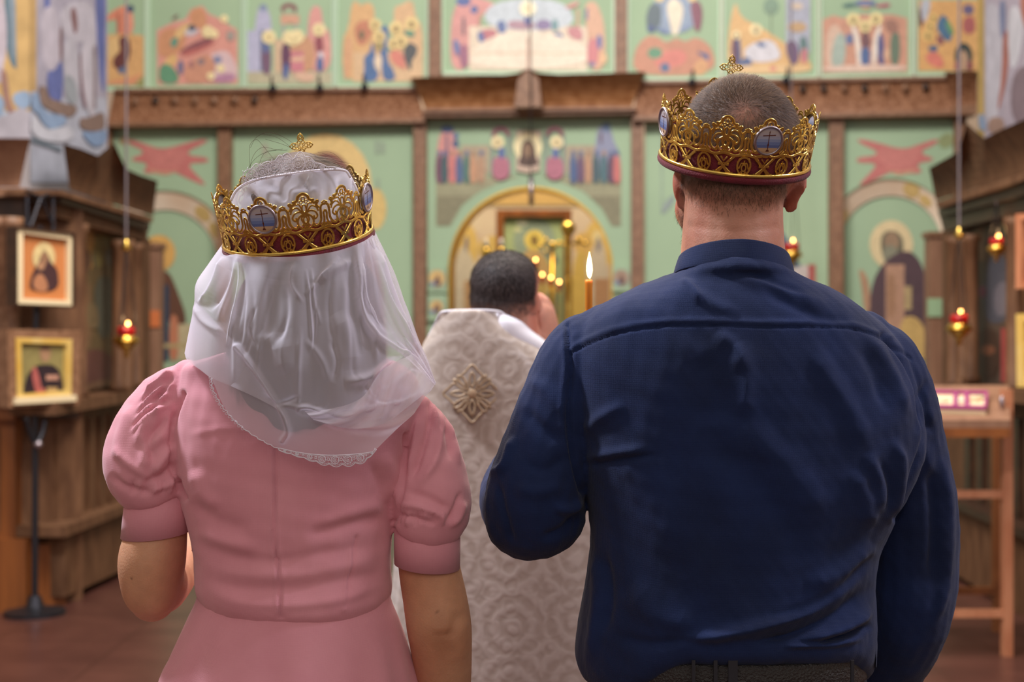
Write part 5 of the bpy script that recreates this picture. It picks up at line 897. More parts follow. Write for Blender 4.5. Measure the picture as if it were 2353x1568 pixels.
def skirt():
    mb = MB(); n = 120; rings = []
    for (y, xl, xr, f_, b_) in crv([(1352, 462, 892, .09, .096), (1392, 452, 902, .095, .102), (1430, 431, 918, .10, .108), (1500, 396, 938, .11, .118), (1568, 368, 955, .12, .128), (1800, 310, 1010, .15, .16), (2300, 230, 1080, .2, .2), (2800, 190, 1120, .22, .22)], 7):
        ring = []
        for k in range(n):
            t = 2*math.pi*k/n; x = (xl+xr)/2 + (xr-xl)/2*math.cos(t); dep = f_ if math.sin(t) > 0 else b_
            w = min(1, max(0, (y-1400)/150)); g = 1 + .018*w*math.sin(9*t+1) + .012*w*math.sin(17*t)
            u = (x-690)/235; dz = (18*max(0, 1-u*u) - 18)*max(0, 1-(y-1352)/160)*(math.sin(t) < 0)
            p = W(x, y+dz, 2.0); ring.append(mb.bm.verts.new((W(690, y, 2).x + (p.x-W(690, y, 2).x)*g, 2.0 + dep*math.sin(t)*g, p.z)))
        rings.append(ring)
    for i in range(len(rings)-1):
        for k in range(n): mb.bm.faces.new((rings[i][k], rings[i][(k+1) % n], rings[i+1][(k+1) % n], rings[i+1][k]))
    return mb
so = skirt().build('skirt', M['pink'], bride, True); md = so.modifiers.new('t', 'SOLIDIFY'); md.thickness = .002
for x0 in (570, 790): MB().ball(Vector((W(x0, 0, 2).x, 2.06, .035)), (.042, .125, .034)).build('shoe', M['white'], bride, True)

# ---------------------------------------------------------------- the priest
PD = 3.3
priest = empty('person', W(1160, 2220, 3.3), 'person in a pale brocade priest vestment, seen from behind, one hand raised to the head', 'person')
pc = W(1160, 688, 3.32)
def priest_body():
    mb = MB(); head(mb, pc+Vector((0, 0, -.012)), 1.0, -.15, .078); mb.ball(W(1160, 650, 3.3), (.0795, .095, .074), None, 24); mb.ball(W(1166, 690, 3.31), (.066, .07, .06))
    ear(mb, W(1232, 712, 3.33), .031, .12, .018, .3); ear(mb, W(1087, 700, 3.33), .029, -.1, .012, -.3)
    ptube(mb, [(1175, 690, 3.3, 50), (1188, 760, 3.3, 52), (1195, 830, 3.3, 62)])
    mb.loft(secs_px([(840, 1080, 1230, .06, .05), (900, 1000, 1300, .08, .07), (1100, 1000, 1310, .1, .08), (1400, 1010, 1310, .1, .09), (1700, 1020, 1300, .08, .08)], 3.3), 40, 2.3)
    for x in (1080, 1230): ptube(mb, [(x, 1500, 3.3, 75), (x, 1850, 3.3, 55), (x, 2150, 3.3, 36)]); mb.ball(Vector((W(x, 0, 3.3).x, 3.37, .035)), (.045, .12, .035))
    ptube(mb, [(1290, 920, 3.3, 48), (1345, 1040, 3.36, 42), (1325, 940, 3.46, 34), (1282, 812, 3.45, 28), (1266, 790, 3.44, 26)])
    hand(mb, W(1268, 795, 3.43), Vector((-.22, -.12, 1)), Vector((.75, -.6, .1)), -1, .185, (.35, .4, .45, .5), .5)
    return remesh(mb, .0045, 4)
pb_ = priest_body()
def priest_col(a, P):
    c = np.tile(lv('#bd8570'), (len(a), 1)); c = mixc(c, lv('#b3624f'), np.exp(-((P[:, 0]-1228)/14.)**2)*(P[:, 1] < 780)*.7)
    edge = 715 + 10*noise3(a, 30, 2); t = np.clip((edge-P[:, 1])/28, 0, 1)*((a[:, 1] < pc.y+.06) | (P[:, 1] < 610))*(P[:, 0] < 1228+.0*P[:, 1]); t2 = np.clip((760-P[:, 1])/60, 0, 1)*.55*(P[:, 0] < 1212)*(P[:, 1] > 690)
    return mixc(mixc(c, lv('#3a2a25'), t2), lv('#1d1615'), t)
color_verts(pb_, priest_col); link('body', pb_, M['skin'], priest, True); eyes(priest, pc+Vector((0, 0, -.012)), 1.0, -.15)
strands('hair', pb_, lambda a, P, n: ((P[:, 1] < 722)*(P[:, 0] < 1230)*((a[:, 1] < pc.y+.06) | (P[:, 1] < 605))*1.0)+1e-9, lambda a, P, n: np.stack([(P[:, 0]-1150)/60, -.3+0*P[:, 0], (600-P[:, 1])/60], 1), 12000, lambda a, P: np.where(P[:, 1] > 690, .007, .016), .0006, M['hair_p'], priest, lift=.35, jitter=.35)
# brocade vestment
def brocade():
    m = mat('silver_brocade', '#b5a398', .6, spec=.4, sheen=.4); N = m.node_tree.nodes; L = m.node_tree.links; b = N['Principled BSDF']
    tc = N.new('ShaderNodeTexCoord'); mp = N.new('ShaderNodeMapping'); mp.inputs['Scale'].default_value = (7.2, 0, 7.2); L.new(tc.outputs['Object'], mp.inputs[0])
    nz = N.new('ShaderNodeTexNoise'); nz.inputs['Scale'].default_value = 3; L.new(mp.outputs[0], nz.inputs[0])
    ad = N.new('ShaderNodeVectorMath'); ad.operation = 'MULTIPLY_ADD'; ad.inputs[1].default_value = (.16, .16, .16); L.new(nz.outputs['Color'], ad.inputs[0]); L.new(mp.outputs[0], ad.inputs[2])
    vo = N.new('ShaderNodeTexVoronoi'); vo.inputs['Scale'].default_value = 1; vo.inputs['Randomness'].default_value = .12; L.new(ad.outputs[0], vo.inputs['Vector'])
    mu = N.new('ShaderNodeMath'); mu.operation = 'MULTIPLY'; mu.inputs[1].default_value = 26; L.new(vo.outputs['Distance'], mu.inputs[0]); si = N.new('ShaderNodeMath'); si.operation = 'SINE'; L.new(mu.outputs[0], si.inputs[0])
    v2 = N.new('ShaderNodeTexVoronoi'); v2.inputs['Scale'].default_value = 3.2; v2.inputs['Randomness'].default_value = .3; L.new(ad.outputs[0], v2.inputs['Vector'])
    m3 = N.new('ShaderNodeMath'); m3.operation = 'MULTIPLY'; m3.inputs[1].default_value = 17; L.new(v2.outputs['Distance'], m3.inputs[0]); s3 = N.new('ShaderNodeMath'); s3.operation = 'SINE'; L.new(m3.outputs[0], s3.inputs[0])
    sm = N.new('ShaderNodeMath'); sm.operation = 'MULTIPLY_ADD'; sm.inputs[1].default_value = .55; L.new(s3.outputs[0], sm.inputs[0]); L.new(si.outputs[0], sm.inputs[2])
    r = N.new('ShaderNodeValToRGB'); r.color_ramp.elements[0].position = .25; r.color_ramp.elements[1].position = .75; r.color_ramp.elements[0].color = lin('#9d8c80'); r.color_ramp.elements[1].color = lin('#ae9f95')
    q = N.new('ShaderNodeMapRange'); q.inputs[1].default_value = -1.4; q.inputs[2].default_value = 1.4; L.new(sm.outputs[0], q.inputs[0]); L.new(q.outputs[0], r.inputs[0]); L.new(r.outputs[0], b.inputs['Base Color'])
    rr = N.new('ShaderNodeMapRange'); rr.inputs[3].default_value = .7; rr.inputs[4].default_value = .42; L.new(q.outputs[0], rr.inputs[0]); L.new(rr.outputs[0], b.inputs['Roughness'])
    bp = N.new('ShaderNodeBump'); bp.inputs['Strength'].default_value = .3; bp.inputs['Distance'].default_value = .003; L.new(q.outputs[0], bp.inputs['Height']); L.new(bp.outputs[0], b.inputs['Normal']); return m
BRO = brocade()
def vestment():
    mb = MB(); n = 72; rings = []
    for (y, xl, xr, f_, b_) in crv([(716, 1022, 1148, .02, .155), (722, 1012, 1158, .03, .16), (745, 998, 1182, .05, .165), (775, 982, 1222, .07, .17), (800, 970, 1256, .08, .172), (850, 958, 1305, .11, .175), (920, 948, 1342, .15, .178), (1050, 932, 1368, .19, .18), (1250, 912, 1384, .21, .19), (1568, 885, 1400, .22, .2), (2000, 865, 1425, .24, .22), (2170, 860, 1430, .24, .22)], 5):
        ring = []
        for k in range(n):
            t = 2*math.pi*k/n; w = min(1, max(0, (y-900)/500)); g = 1 + w*(.02*math.sin(7*t) + .014*math.sin(12*t+1)); p = W((xl+xr)/2, y, PD)
            c, q = math.cos(t), math.sin(t); hw = (xr-xl)/2/F*PD; ring.append(mb.bm.verts.new((p.x+hw*math.copysign(abs(c)**.8, c)*g, PD+(f_ if q > 0 else b_)*math.copysign(abs(q)**.8, q)*g, p.z)))
        rings.append(ring)
    for i in range(len(rings)-1):
        for k in range(n): mb.bm.faces.new((rings[i][k], rings[i][(k+1) % n], rings[i+1][(k+1) % n], rings[i+1][k]))
    return mb
# the high back collar stands behind the neck; the front half is cut open for the head
vb = vestment(); dele = [f for f in vb.bm.faces if f.calc_center_median().y > PD-.03 and f.calc_center_median().z > W(0, 850, PD).z]
bmesh.ops.delete(vb.bm, geom=dele, context='FACES')
vo_ = vb.build('vestment', BRO, priest, True); md = vo_.modifiers.new('t', 'SOLIDIFY'); md.thickness = .006
mb = MB(); mb.tube([W(x, y, PD-.13+o) for x, y, o in crv([(985, 775, .07), (1000, 745, .05), (1012, 722, .02), (1030, 716, 0), (1090, 714, -.02), (1140, 716, 0), (1160, 725, .03), (1185, 748, .05), (1222, 778, .07), (1258, 804, .09)], 6)], .0035, 6); mb.build('edge_piping', M['white'], priest, True)
mb = MB(); mb.loft(secs_px([(722, 1130, 1160, .03, .08, 3.26), (738, 1120, 1196, .05, .1, 3.26), (760, 1100, 1222, .07, .115, 3.27), (790, 1060, 1262, .08, .12, 3.28), (830, 1040, 1300, .1, .12), (900, 1030, 1320, .1, .12)], 3.3), 48, 2.2); mb.build('white_underrobe', M['white'], priest, True)
mb = MB(); ptube(mb, [(1290, 900, 3.33, 60), (1345, 1040, 3.38, 52), (1325, 940, 3.47, 45), (1292, 840, 3.46, 40)]); link('sleeve', remesh(mb, .007, 3), M['white'], priest, True)
# embroidered cross on the back
mb = MB(); C0 = (1085, 905); s_ = 66
def on_back(x, y, o=0): return W(x, y, PD-.182-o+.00001*(x-1085)**2*.35)
for ang in (0, 90, 180, 270):
    r2 = lambda u, v: (C0[0] + (u*math.cos(math.radians(ang)) - v*math.sin(math.radians(ang)))*s_, C0[1] + (u*math.sin(math.radians(ang)) + v*math.cos(math.radians(ang)))*s_)
    for st_ in ([(.12, .12), (.4, .2), (.62, .35), (.8, .2), (1, 0), (.8, -.2), (.62, -.35), (.4, -.2), (.12, -.12)], [(.2, 0), (.45, .1), (.75, 0), (.45, -.1), (.2, 0)], [(.2, .2), (.42, .42), (.5, .62), (.3, .55), (.2, .3)], [(.2, .2), (.62, .5), (.55, .3)]):
        mb.tube([on_back(*r2(*p), .004) for p in crv(st_, 5)], .0028, 6)
mb.ball(on_back(*C0, .004), (.012, .004, .012)); mb.build('embroidered_cross', mat('dull_gold_thread', '#ab9276', .45, .3), priest, True)
# ---------------------------------------------------------------- the candle held by the groom
cd = empty('candle', W(1353, 960, 2.38), 'lit amber wax candle held up in front of the groom left shoulder', 'candle')
cx = W(1353, 0, 2.38).x; ztop = W(0, 645, 2.38).z; zb = W(0, 1010, 2.38).z
MB().lathe((cx, 2.38, 0), [(.0062, zb), (.0062, ztop-.012), (.0066, ztop-.004), (.0064, ztop), (.0045, ztop+.0012), (.0015, ztop-.001)], 20).build('wax', M['wax'], cd, True)
MB().tube([(cx, 2.38, ztop-.002), (cx, 2.38, ztop+.005), (cx+.001, 2.38, ztop+.009)], .0009, 6).build('wick', M['iron'], cd)
MB().lathe((cx+.001, 2.38, ztop+.004), [(.0008, 0), (.0034, .005), (.0048, .013), (.0044, .022), (.0026, .033), (.0010, .040), (.0003, .044)], 16).build('flame', M['flame'], cd, True)
l = bpy.data.lights.new('candle_glow', 'POINT'); l.energy = .35; l.color = (1, .6, .25); l.shadow_soft_size = .008; lo = bpy.data.objects.new('candle_glow', l); COL.objects.link(lo); lo.location = (cx, 2.37, ztop+.055)
# ============================================================ crowns
def flat_sweep(bm, pts, w, t, wrap):
    """flat ribbon of width w and thickness t along 2-D points, mapped by wrap(x, v, h)"""
    n = len(pts); rings = []; closed = n > 3 and abs(pts[0][0]-pts[-1][0]) + abs(pts[0][1]-pts[-1][1]) < .05
    P = pts[:-1] if closed else pts; n = len(P)
    for i in range(n):
        a = P[(i-1) % n] if closed else P[max(i-1, 0)]; b = P[(i+1) % n] if closed else P[min(i+1, n-1)]
        d = (b[0]-a[0], b[1]-a[1]); l = math.hypot(*d) or 1; nx, ny = -d[1]/l, d[0]/l
        rings.append([bm.verts.new(wrap(P[i][0]+nx*u, P[i][1]+ny*u, h)) for u, h in ((-w/2, 0), (-w/2*.65, t), (w/2*.65, t), (w/2, 0), (w/2*.8, -t*.5), (-w/2*.8, -t*.5))])
    m = 6
    for i in range(n if closed else n-1):
        A, B = rings[i], rings[(i+1) % n]
        for k in range(m): bm.faces.new((A[k], A[(k+1) % m], B[(k+1) % m], B[k]))
    if not closed: bm.faces.new(rings[0][::-1]); bm.faces.new(rings[-1])
def circ(x, y, rx, ry=None, a0=0, a1=360, n=16):
    ry = ry or rx; return [(x+rx*math.cos(math.radians(a0+(a1-a0)*k/n)), y+ry*math.sin(math.radians(a0+(a1-a0)*k/n))) for k in range(n+1)]
def mir(s): return [(-x, y) for x, y in s]
sm_ = lambda p: crv(p, 4)
low = [(sm_([(-14, 27), (-4, 17), (4, 9), (11, 3)]), 3.2), (sm_([(14, 27), (4, 17), (-4, 9), (-11, 3)]), 3.2), ([(-6, 4), (0, 11), (6, 4)], 2.4), ([(-5, 26), (0, 20), (5, 26)], 2.2), ([(-7.5, 15), (-4, 15)], 3), ([(7.5, 15), (4, 15)], 3), (circ(0, 15, 2.6), 1.6), ([(-14, 4), (-8, 4)], 2.2), ([(14, 4), (8, 4)], 2.2)]
loop = [(circ(0, 15, 9.2, 12), 2.7), (circ(0, 12.5, 3.0, 4.5), 2.2), (sm_([(0, 17), (-3.5, 19), (-5, 16), (-6.5, 11)]), 2), (sm_([(0, 17), (3.5, 19), (5, 16), (6.5, 11)]), 2), ([(0, 17), (0, 23)], 2), ([(-3.5, 8), (0, 3)], 2), ([(3.5, 8), (0, 3)], 2)]
edge = [(sm_([(28.3, 62), (25, 61.5), (22.5, 58), (22, 50), (21.5, 42), (18, 36), (13, 34), (11, 38)]), 3.0), (sm_([(28.3, 54), (26, 50), (26.5, 44), (25.5, 38), (22, 34), (20, 33)]), 2.6), (sm_([(28.3, 36), (24, 32), (19, 29.5)]), 2.6), (sm_([(28.3, 66), (24, 64)]), 2)]
edge = edge + [(mir(s), w) for s, w in edge]
arch = [(-20, 58), (-17, 62), (-17.5, 66), (-13, 66.5), (-11, 70), (-8, 72), (-6, 77), (0, 80), (6, 77), (8, 72), (11, 70), (13, 66.5), (17.5, 66), (17, 62), (20, 58)]
peak = [(sm_(arch), 3.6), (circ(0, 73, 2.4, 3), 1.6), (circ(-18.5, 67, 1.6), 2.2), (circ(18.5, 67, 1.6), 2.2), (circ(-13, 70, 1.2), 1.8), (circ(13, 70, 1.2), 1.8)]
flor = [(circ(0, 42, 11, 10.5), 2.7), (circ(0, 44.5, 2.6, 4), 1.8), (sm_([(0, 50), (-4, 49), (-5, 45), (-3, 40), (-5.5, 37)]), 2.2), (sm_([(0, 50), (4, 49), (5, 45), (3, 40), (5.5, 37)]), 2.2), ([(0, 40), (0, 33)], 3), (circ(0, 36, 3, 2.2), 2),
        (sm_([(0, 52), (-7, 56), (-14, 54), (-17, 48), (-13, 44), (-12, 49)]), 2.4), (sm_([(0, 52), (7, 56), (14, 54), (17, 48), (13, 44), (12, 49)]), 2.4), (sm_([(-3, 53), (-9, 62), (-16, 60), (-19, 54)]), 2.2), (sm_([(3, 53), (9, 62), (16, 60), (19, 54)]), 2.2), (circ(0, 60, 2.8, 5.5), 2), (sm_([(-2, 55), (-6, 66), (-11, 66)]), 2), (sm_([(2, 55), (6, 66), (11, 66)]), 2), (circ(-3.4, 69.5, 1.9), 1.4), (circ(3.4, 69.5, 1.9), 1.4)]
medb = [(circ(0, 52, 17), 3.2), ([(0, 34), (0, 28)], 6), ([(-12, 38), (-16, 34)], 3), ([(12, 38), (16, 34)], 3)]
def crown(label, centre, tilt, roll, spin, R0=.1035):
    root = empty('crown', centre, label, 'crown', 'wedding crowns'); root.rotation_euler = (tilt, roll, 0)
    link_m = wm(root)
    def pt(phi, v, h): r_ = R0 + .00009*v*1000*.001*1000*.0 + (v*.068 + h)*.001; return link_m @ Vector((r_*math.sin(phi), -r_*math.cos(phi), v*.001))
    bm = bmesh.new()
    for k in range(12):
        base = math.radians(spin + k*30); sc = 30/56.6
        wr = lambda x, v, h, b=base: pt(b + math.radians(x*sc), v, h)
        wl_ = lambda x, v, h, b=base+math.radians(15): pt(b + math.radians(x*sc), v, h)
        tall = 1.0 + (.28 if k == 6 else 0)
        wt = lambda x, v, h, b=base, t=tall: pt(b + math.radians(x*sc), 30+(v-30)*t if v > 30 else v, h)
        for s, w in low: flat_sweep(bm, s, w*1.25, .8, wr)
        for s, w in loop: flat_sweep(bm, s, w*1.2, .8, wl_)
        for s, w in edge: flat_sweep(bm, s, w*1.25, .8, wt)
        for s, w in peak + (medb if k % 3 == 0 and k != 6 else flor): flat_sweep(bm, s, w*1.2, .8, wt)
        flat_sweep(bm, [(x, 29.6+1.5*math.cos(x/56.6*4*math.pi)) for x in np.linspace(-28.4, 28.4, 13)], 4.4, .9, wr)
        flat_sweep(bm, [(x, 2.0) for x in np.linspace(-28.4, 28.4, 7)], 3.2, .8, wr)
    from_bm('filigree_band', bm, M['gold'], root, False)
    def ring(name, prof, m, n=96):
        b = bmesh.new(); rg = [[b.verts.new(link_m @ Vector(((R0+r_)*math.sin(t), -(R0+r_)*math.cos(t), z))) for r_, z in prof] for t in [2*math.pi*k/n for k in range(n)]]; q = len(prof)
        for i in range(n):
            for j in range(q): b.faces.new((rg[i][j], rg[i][(j+1) % q], rg[(i+1) % n][(j+1) % q], rg[(i+1) % n][j]))
        return from_bm(name, b, m, root, True)
    ring('rim', [(.0015, -.001), (.0032, .0002), (.0036, .0022), (.0026, .0042), (.0005, .005), (-.001, .002)], M['gold'])
    ring('velvet_roll', [(.0042*math.cos(t), -.0048+.0052*math.sin(t)) for t in [2*math.pi*k/12 for k in range(12)]], M['velvet'])
    ring('velvet_lining', [(-.0028, -.008), (-.0022, .004), (-.0018, .034), (-.0035, .036), (-.0048, .034), (-.0052, -.008)], M['velvet'])
    for k in (0, 3, 9):
        b_ = math.radians(spin + k*30); m_ = MB()
        up = (pt(b_, 60, 0)-pt(b_, 40, 0)).normalized(); rt = (pt(b_+.05, 52, 0)-pt(b_-.05, 52, 0)).normalized(); nr = rt.cross(up).normalized(); o = pt(b_, 52, 2.2)
        if nr.dot(o-link_m.translation) < 0: nr = -nr
        q = lambda x, y, h=0: o + rt*x*.001 + up*y*.001 + nr*h*.001
        rg = []; n = 36
        for i in range(n):
            t = 2*math.pi*i/n; rg.append([m_.bm.verts.new(q(r_*math.cos(t), r_*math.sin(t), h)) for r_, h in ((20, -1.5), (20.6, .5), (19.6, 2.2), (18.2, 2.4), (17.4, 1.2), (17.4, -1.5))])
        for i in range(n):
            for j in range(6): m_.bm.faces.new((rg[i][j], rg[i][(j+1) % 6], rg[(i+1) % n][(j+1) % 6], rg[(i+1) % n][j]))
        rim = m_.build('medallion', M['silver'], root, True)
        def pict(parent):
            bm = bmesh.new(); cl = bm.loops.layers.float_color.new('Col')
            def F_(pts, c, h):
                f = bm.faces.new([bm.verts.new(q(x, y, h)) for x, y in pts])
                for l in f.loops: l[cl] = lin(c)
            g = 18.0; bands = ['#b4906e', '#bd9a78', '#5d6b9c', '#7080ad', '#8b96b8', '#a5a6ba', '#b5abb3', '#b9aead', '#aea7b4']
            for i in range(9):
                y0, y1 = -g+i*4, -g+(i+1)*4; pts = []
                for y in np.linspace(y0, y1, 5): pts.append((math.sqrt(max(0, g*g-y*y)), y))
                for y in np.linspace(y1, y0, 5): pts.append((-math.sqrt(max(0, g*g-y*y)), y))
                pts = [p for j, p in enumerate(pts) if j == 0 or math.hypot(p[0]-pts[j-1][0], p[1]-pts[j-1][1]) > 1e-4]
                if math.hypot(pts[0][0]-pts[-1][0], pts[0][1]-pts[-1][1]) < 1e-4: pts.pop()
                F_(pts, bands[i], .4)
            d_ = '#5a2a1c'; F_([(-.6, -15), (.6, -15), (.5, 11), (-.5, 11)], d_, .6); F_([(-9, 6), (9, 7), (9, 8.2), (-9, 7.2)], d_, .62); F_([(-2.5, -15), (2.5, -15), (1.5, -12.5), (-1.5, -12.5)], d_, .63); F_([(-1, -7), (1, -7), (1, -4.5), (-1, -4.5)], d_, .64); F_([(-.9, 11), (.9, 11), (0, 14)], d_, .65)
            me = bpy.data.meshes.new('enamel_cross_picture'); bm.to_mesh(me); bm.free(); return link('enamel_cross_picture', me, M['enamel'], parent)
        pict(rim)
    # open cross standing on the front peak
    b_ = math.radians(spin + 180); bm = bmesh.new(); b_ = math.pi + math.radians(CROSS.get(label, 0)); wc = lambda x, v, h: pt(b_ + math.radians(x*30/56.6), v, h)
    z0 = 112
    for x, y, r_ in [(0, 0, 2.6), (0, 8, 2.6), (-3, 5, 2.2), (3, 5, 2.2), (0, 13, 2.3), (-2.6, 10.5, 2), (2.6, 10.5, 2), (-7, 0, 2.6), (-10.5, 2.3, 2.2), (-10.5, -2.3, 2.2), (-14, 0, 2), (7, 0, 2.6), (10.5, 2.3, 2.2), (10.5, -2.3, 2.2), (14, 0, 2), (0, -7, 2.6), (-3, -5, 2), (3, -5, 2), (0, -13, 2.4)]:
        flat_sweep(bm, circ(x, z0+y, r_, n=10), 1.3, .8, wc)
    for s in ([(0, 18), (-3.6, 14), (-3.6, 8), (-5, 5), (-8, 4), (-13, 4), (-17, 0), (-13, -4), (-8, -4), (-5, -5), (-3.6, -8), (-3.6, -14), (0, -18), (3.6, -14), (3.6, -8), (5, -5), (8, -4), (13, -4), (17, 0), (13, 4), (8, 4), (5, 5), (3.6, 8), (3.6, 14), (0, 18)], [(0, -18), (0, -27)]): flat_sweep(bm, [(x, z0+y) for x, y in s], 1.4 if len(s) > 3 else 3, .9, wc)
    from_bm('front_cross', bm, M['gold'], root, True); return root
M['enamel'] = attr_mat('enamel', .25, .03, spec=.6)
LG = 'gold filigree wedding crown with red velvet edge on short brown hair'; LB = 'gold filigree wedding crown with red velvet edge on the white veiled head'
CROSS = {LG: 2, LB: -4}
crown(LG, W(1687, 368, 2.0), math.radians(20), math.radians(4.0), 14)
crown(LB, W(686, 546, 2.0), math.radians(17), math.radians(-6.0), -15)

# ============================================================ veil
VE = bpy.data.materials.new('sheer_organza'); VE.use_nodes = True
def _veil(m, a0, a1, col):
    N = m.node_tree.nodes; L = m.node_tree.links; b = N['Principled BSDF']; N.remove(b); out = N['Material Output']
    df = N.new('ShaderNodeBsdfDiffuse'); df.inputs[0].default_value = lin(col); tl = N.new('ShaderNodeBsdfTranslucent'); tl.inputs[0].default_value = lin(col)
    mx = N.new('ShaderNodeMixShader'); mx.inputs[0].default_value = .4; L.new(df.outputs[0], mx.inputs[1]); L.new(tl.outputs[0], mx.inputs[2])
    tr = N.new('ShaderNodeBsdfTransparent'); m2 = N.new('ShaderNodeMixShader'); lw = N.new('ShaderNodeLayerWeight'); lw.inputs[0].default_value = .35
    mr = N.new('ShaderNodeMapRange'); mr.inputs[3].default_value = a0; mr.inputs[4].default_value = a1; L.new(lw.outputs['Facing'], mr.inputs[0])
    L.new(mr.outputs[0], m2.inputs[0]); L.new(tr.outputs[0], m2.inputs[1]); L.new(mx.outputs[0], m2.inputs[2]); L.new(m2.outputs[0], out.inputs[0])
_veil(VE, .46, 1.0, '#f4effa')
VL = bpy.data.materials.new('sheer_organza_single'); VL.use_nodes = True; _veil(VL, .36, .95, '#f4effa')
lace = mat('white_lace', '#e2dbe6', .7)
def poly_at(poly, s):
    poly = np.array(poly, float); L_ = np.r_[0, np.cumsum(np.linalg.norm(np.diff(poly, axis=0), axis=1))]; t = s*L_[-1]; return np.array([np.interp(t, L_, poly[:, i]) for i in range(poly.shape[1])])
RIM = crv([(512, 560, 2.02), (516, 575, 1.97), (545, 584, 1.925), (600, 590, 1.90), (680, 590, 1.893), (760, 580, 1.90), (820, 562, 1.93), (850, 545, 1.96), (862, 532, 2.02)], 6)
HEM = crv([(424, 812, 1.93), (432, 830, 1.90), (470, 858, 1.88), (490, 880, 1.872), (512, 930, 1.865), (545, 975, 1.86), (600, 1012, 1.858), (650, 1033, 1.857), (705, 1047, 1.857), (780, 1052, 1.858), (845, 1045, 1.86), (890, 1008, 1.862), (940, 955, 1.866), (985, 905, 1.875), (1002, 880, 1.90)], 6)
LEFT = crv([(512, 560, 2.02), (478, 608, 2.0), (450, 652, 1.98), (446, 700, 1.96), (434, 760, 1.945), (424, 812, 1.93)], 6)
RIGHT = crv([(862, 532, 2.02), (882, 575, 2.0), (908, 630, 1.99), (932, 700, 1.97), (956, 770, 1.95), (975, 820, 1.93), (1002, 880, 1.90)], 6)
def veil_pt(u, v, lift=0):
    a, b = poly_at(RIM, u), poly_at(HEM, u); l, r = poly_at(LEFT, v), poly_at(RIGHT, v)
    p = (1-v)*a + v*b + (1-u)*l + u*r - ((1-u)*(1-v)*a0_ + u*(1-v)*a1_ + (1-u)*v*b0_ + u*v*b1_)
    d = p[2] - .030*math.sin(math.pi*min(1, v*1.0))*math.sin(math.pi*u) - lift
    d += .004*math.sin(u*34+2*v)*(1-v)**.7 + .003*math.sin(u*11-3*v)
    return W(p[0], p[1], max(d, 1.80))
a0_, a1_, b0_, b1_ = poly_at(RIM, 0), poly_at(RIM, 1), poly_at(HEM, 0), poly_at(HEM, 1)
def sheet(fn, nu, nv):
    b = bmesh.new(); g = [[b.verts.new(fn(i/nu, j/nv)) for j in range(nv+1)] for i in range(nu+1)]
    for i in range(nu):
        for j in range(nv): b.faces.new((g[i][j], g[i+1][j], g[i+1][j+1], g[i][j+1]))
    return b
b = sheet(veil_pt, 300, 270); bmesh.ops.recalc_face_normals(b, faces=b.faces); me = bpy.data.meshes.new('veil'); b.to_mesh(me); b.free()
nn = normals(me)
if nn[:, 1].mean() > 0: me.flip_normals()
VF = [([(548, 798), (590, 856), (640, 930), (662, 985), (650, 1012)], 7, .007, 'l'), ([(820, 560), (826, 640), (826, 700), (855, 765), (905, 805), (950, 830), (990, 870)], 9, .012), ([(840, 560), (848, 640), (860, 700), (900, 770)], 10, -.010), ([(862, 560), (885, 640), (915, 720), (950, 790)], 10, .008), ([(940, 810), (880, 850), (840, 870), (790, 880)], 10, .012), ([(990, 895), (930, 930), (860, 940), (790, 955), (740, 950)], 10, .014), ([(985, 920), (920, 970), (860, 985), (780, 980)], 12, -.010), ([(840, 880), (870, 910), (900, 925)], 9, -.010), ([(960, 850), (920, 880), (900, 910)], 14, .010), ([(700, 940), (730, 960), (800, 965)], 10, -.006),
      ([(515, 590), (500, 640), (480, 680), (455, 700)], 7, .009), ([(530, 590), (522, 640), (505, 680), (480, 715)], 7, -.006), ([(545, 590), (530, 660), (500, 740)], 6, .004), ([(780, 590), (740, 640), (700, 680)], 6, .004), ([(810, 600), (770, 620), (730, 650)], 9, .005), ([(600, 760), (640, 800), (660, 860)], 20, .004), ([(770, 720), (800, 780), (810, 850)], 20, .005), ([(700, 780), (740, 830), (755, 880)], 8, .003), ([(760, 780), (775, 830), (765, 880)], 7, -.003), ([(640, 600), (630, 700), (650, 800)], 30, -.004)]
rv = random.Random(5)
for i in range(26):
    x = 540+i*12.5; y = rv.uniform(600, 760); l_ = rv.uniform(90, 220); VF.append(([(x, y), (x+rv.uniform(-14, 14)+(x-690)*.05, y+l_/2), (x+rv.uniform(-22, 22)+(x-690)*.12, y+l_)], rv.uniform(3.5, 8), rv.uniform(-.003, .0035)))
for i in range(9):
    x = 600+i*34; y = rv.uniform(880, 960); VF.append(([(x, y), (x+40, y+rv.uniform(5, 25)), (x+90, y+rv.uniform(-20, 20))], rv.uniform(4, 7), rv.uniform(-.004, .004)))
for p_, w_, h_ in [([(545, 585), (552, 640), (540, 720), (520, 800)], 4, .006), ([(862, 600), (885, 680), (920, 750), (960, 810), (990, 850)], 4, .008), ([(880, 590), (905, 660), (930, 730)], 4, -.007), ([(835, 590), (838, 650), (845, 700), (880, 750)], 4, .008), ([(905, 820), (870, 850), (850, 890), (870, 920)], 5, .008), ([(985, 860), (930, 870), (880, 900), (850, 930)], 5, .008), ([(960, 930), (900, 960), (830, 970)], 5, .008), ([(446, 700), (470, 740), (520, 770)], 8, .004), ([(760, 950), (700, 935), (680, 945)], 5, .006)]: VF.append((p_, w_, h_))
folds(me, VF, facing=False)
veil = link('veil', me, VE, bride, True)
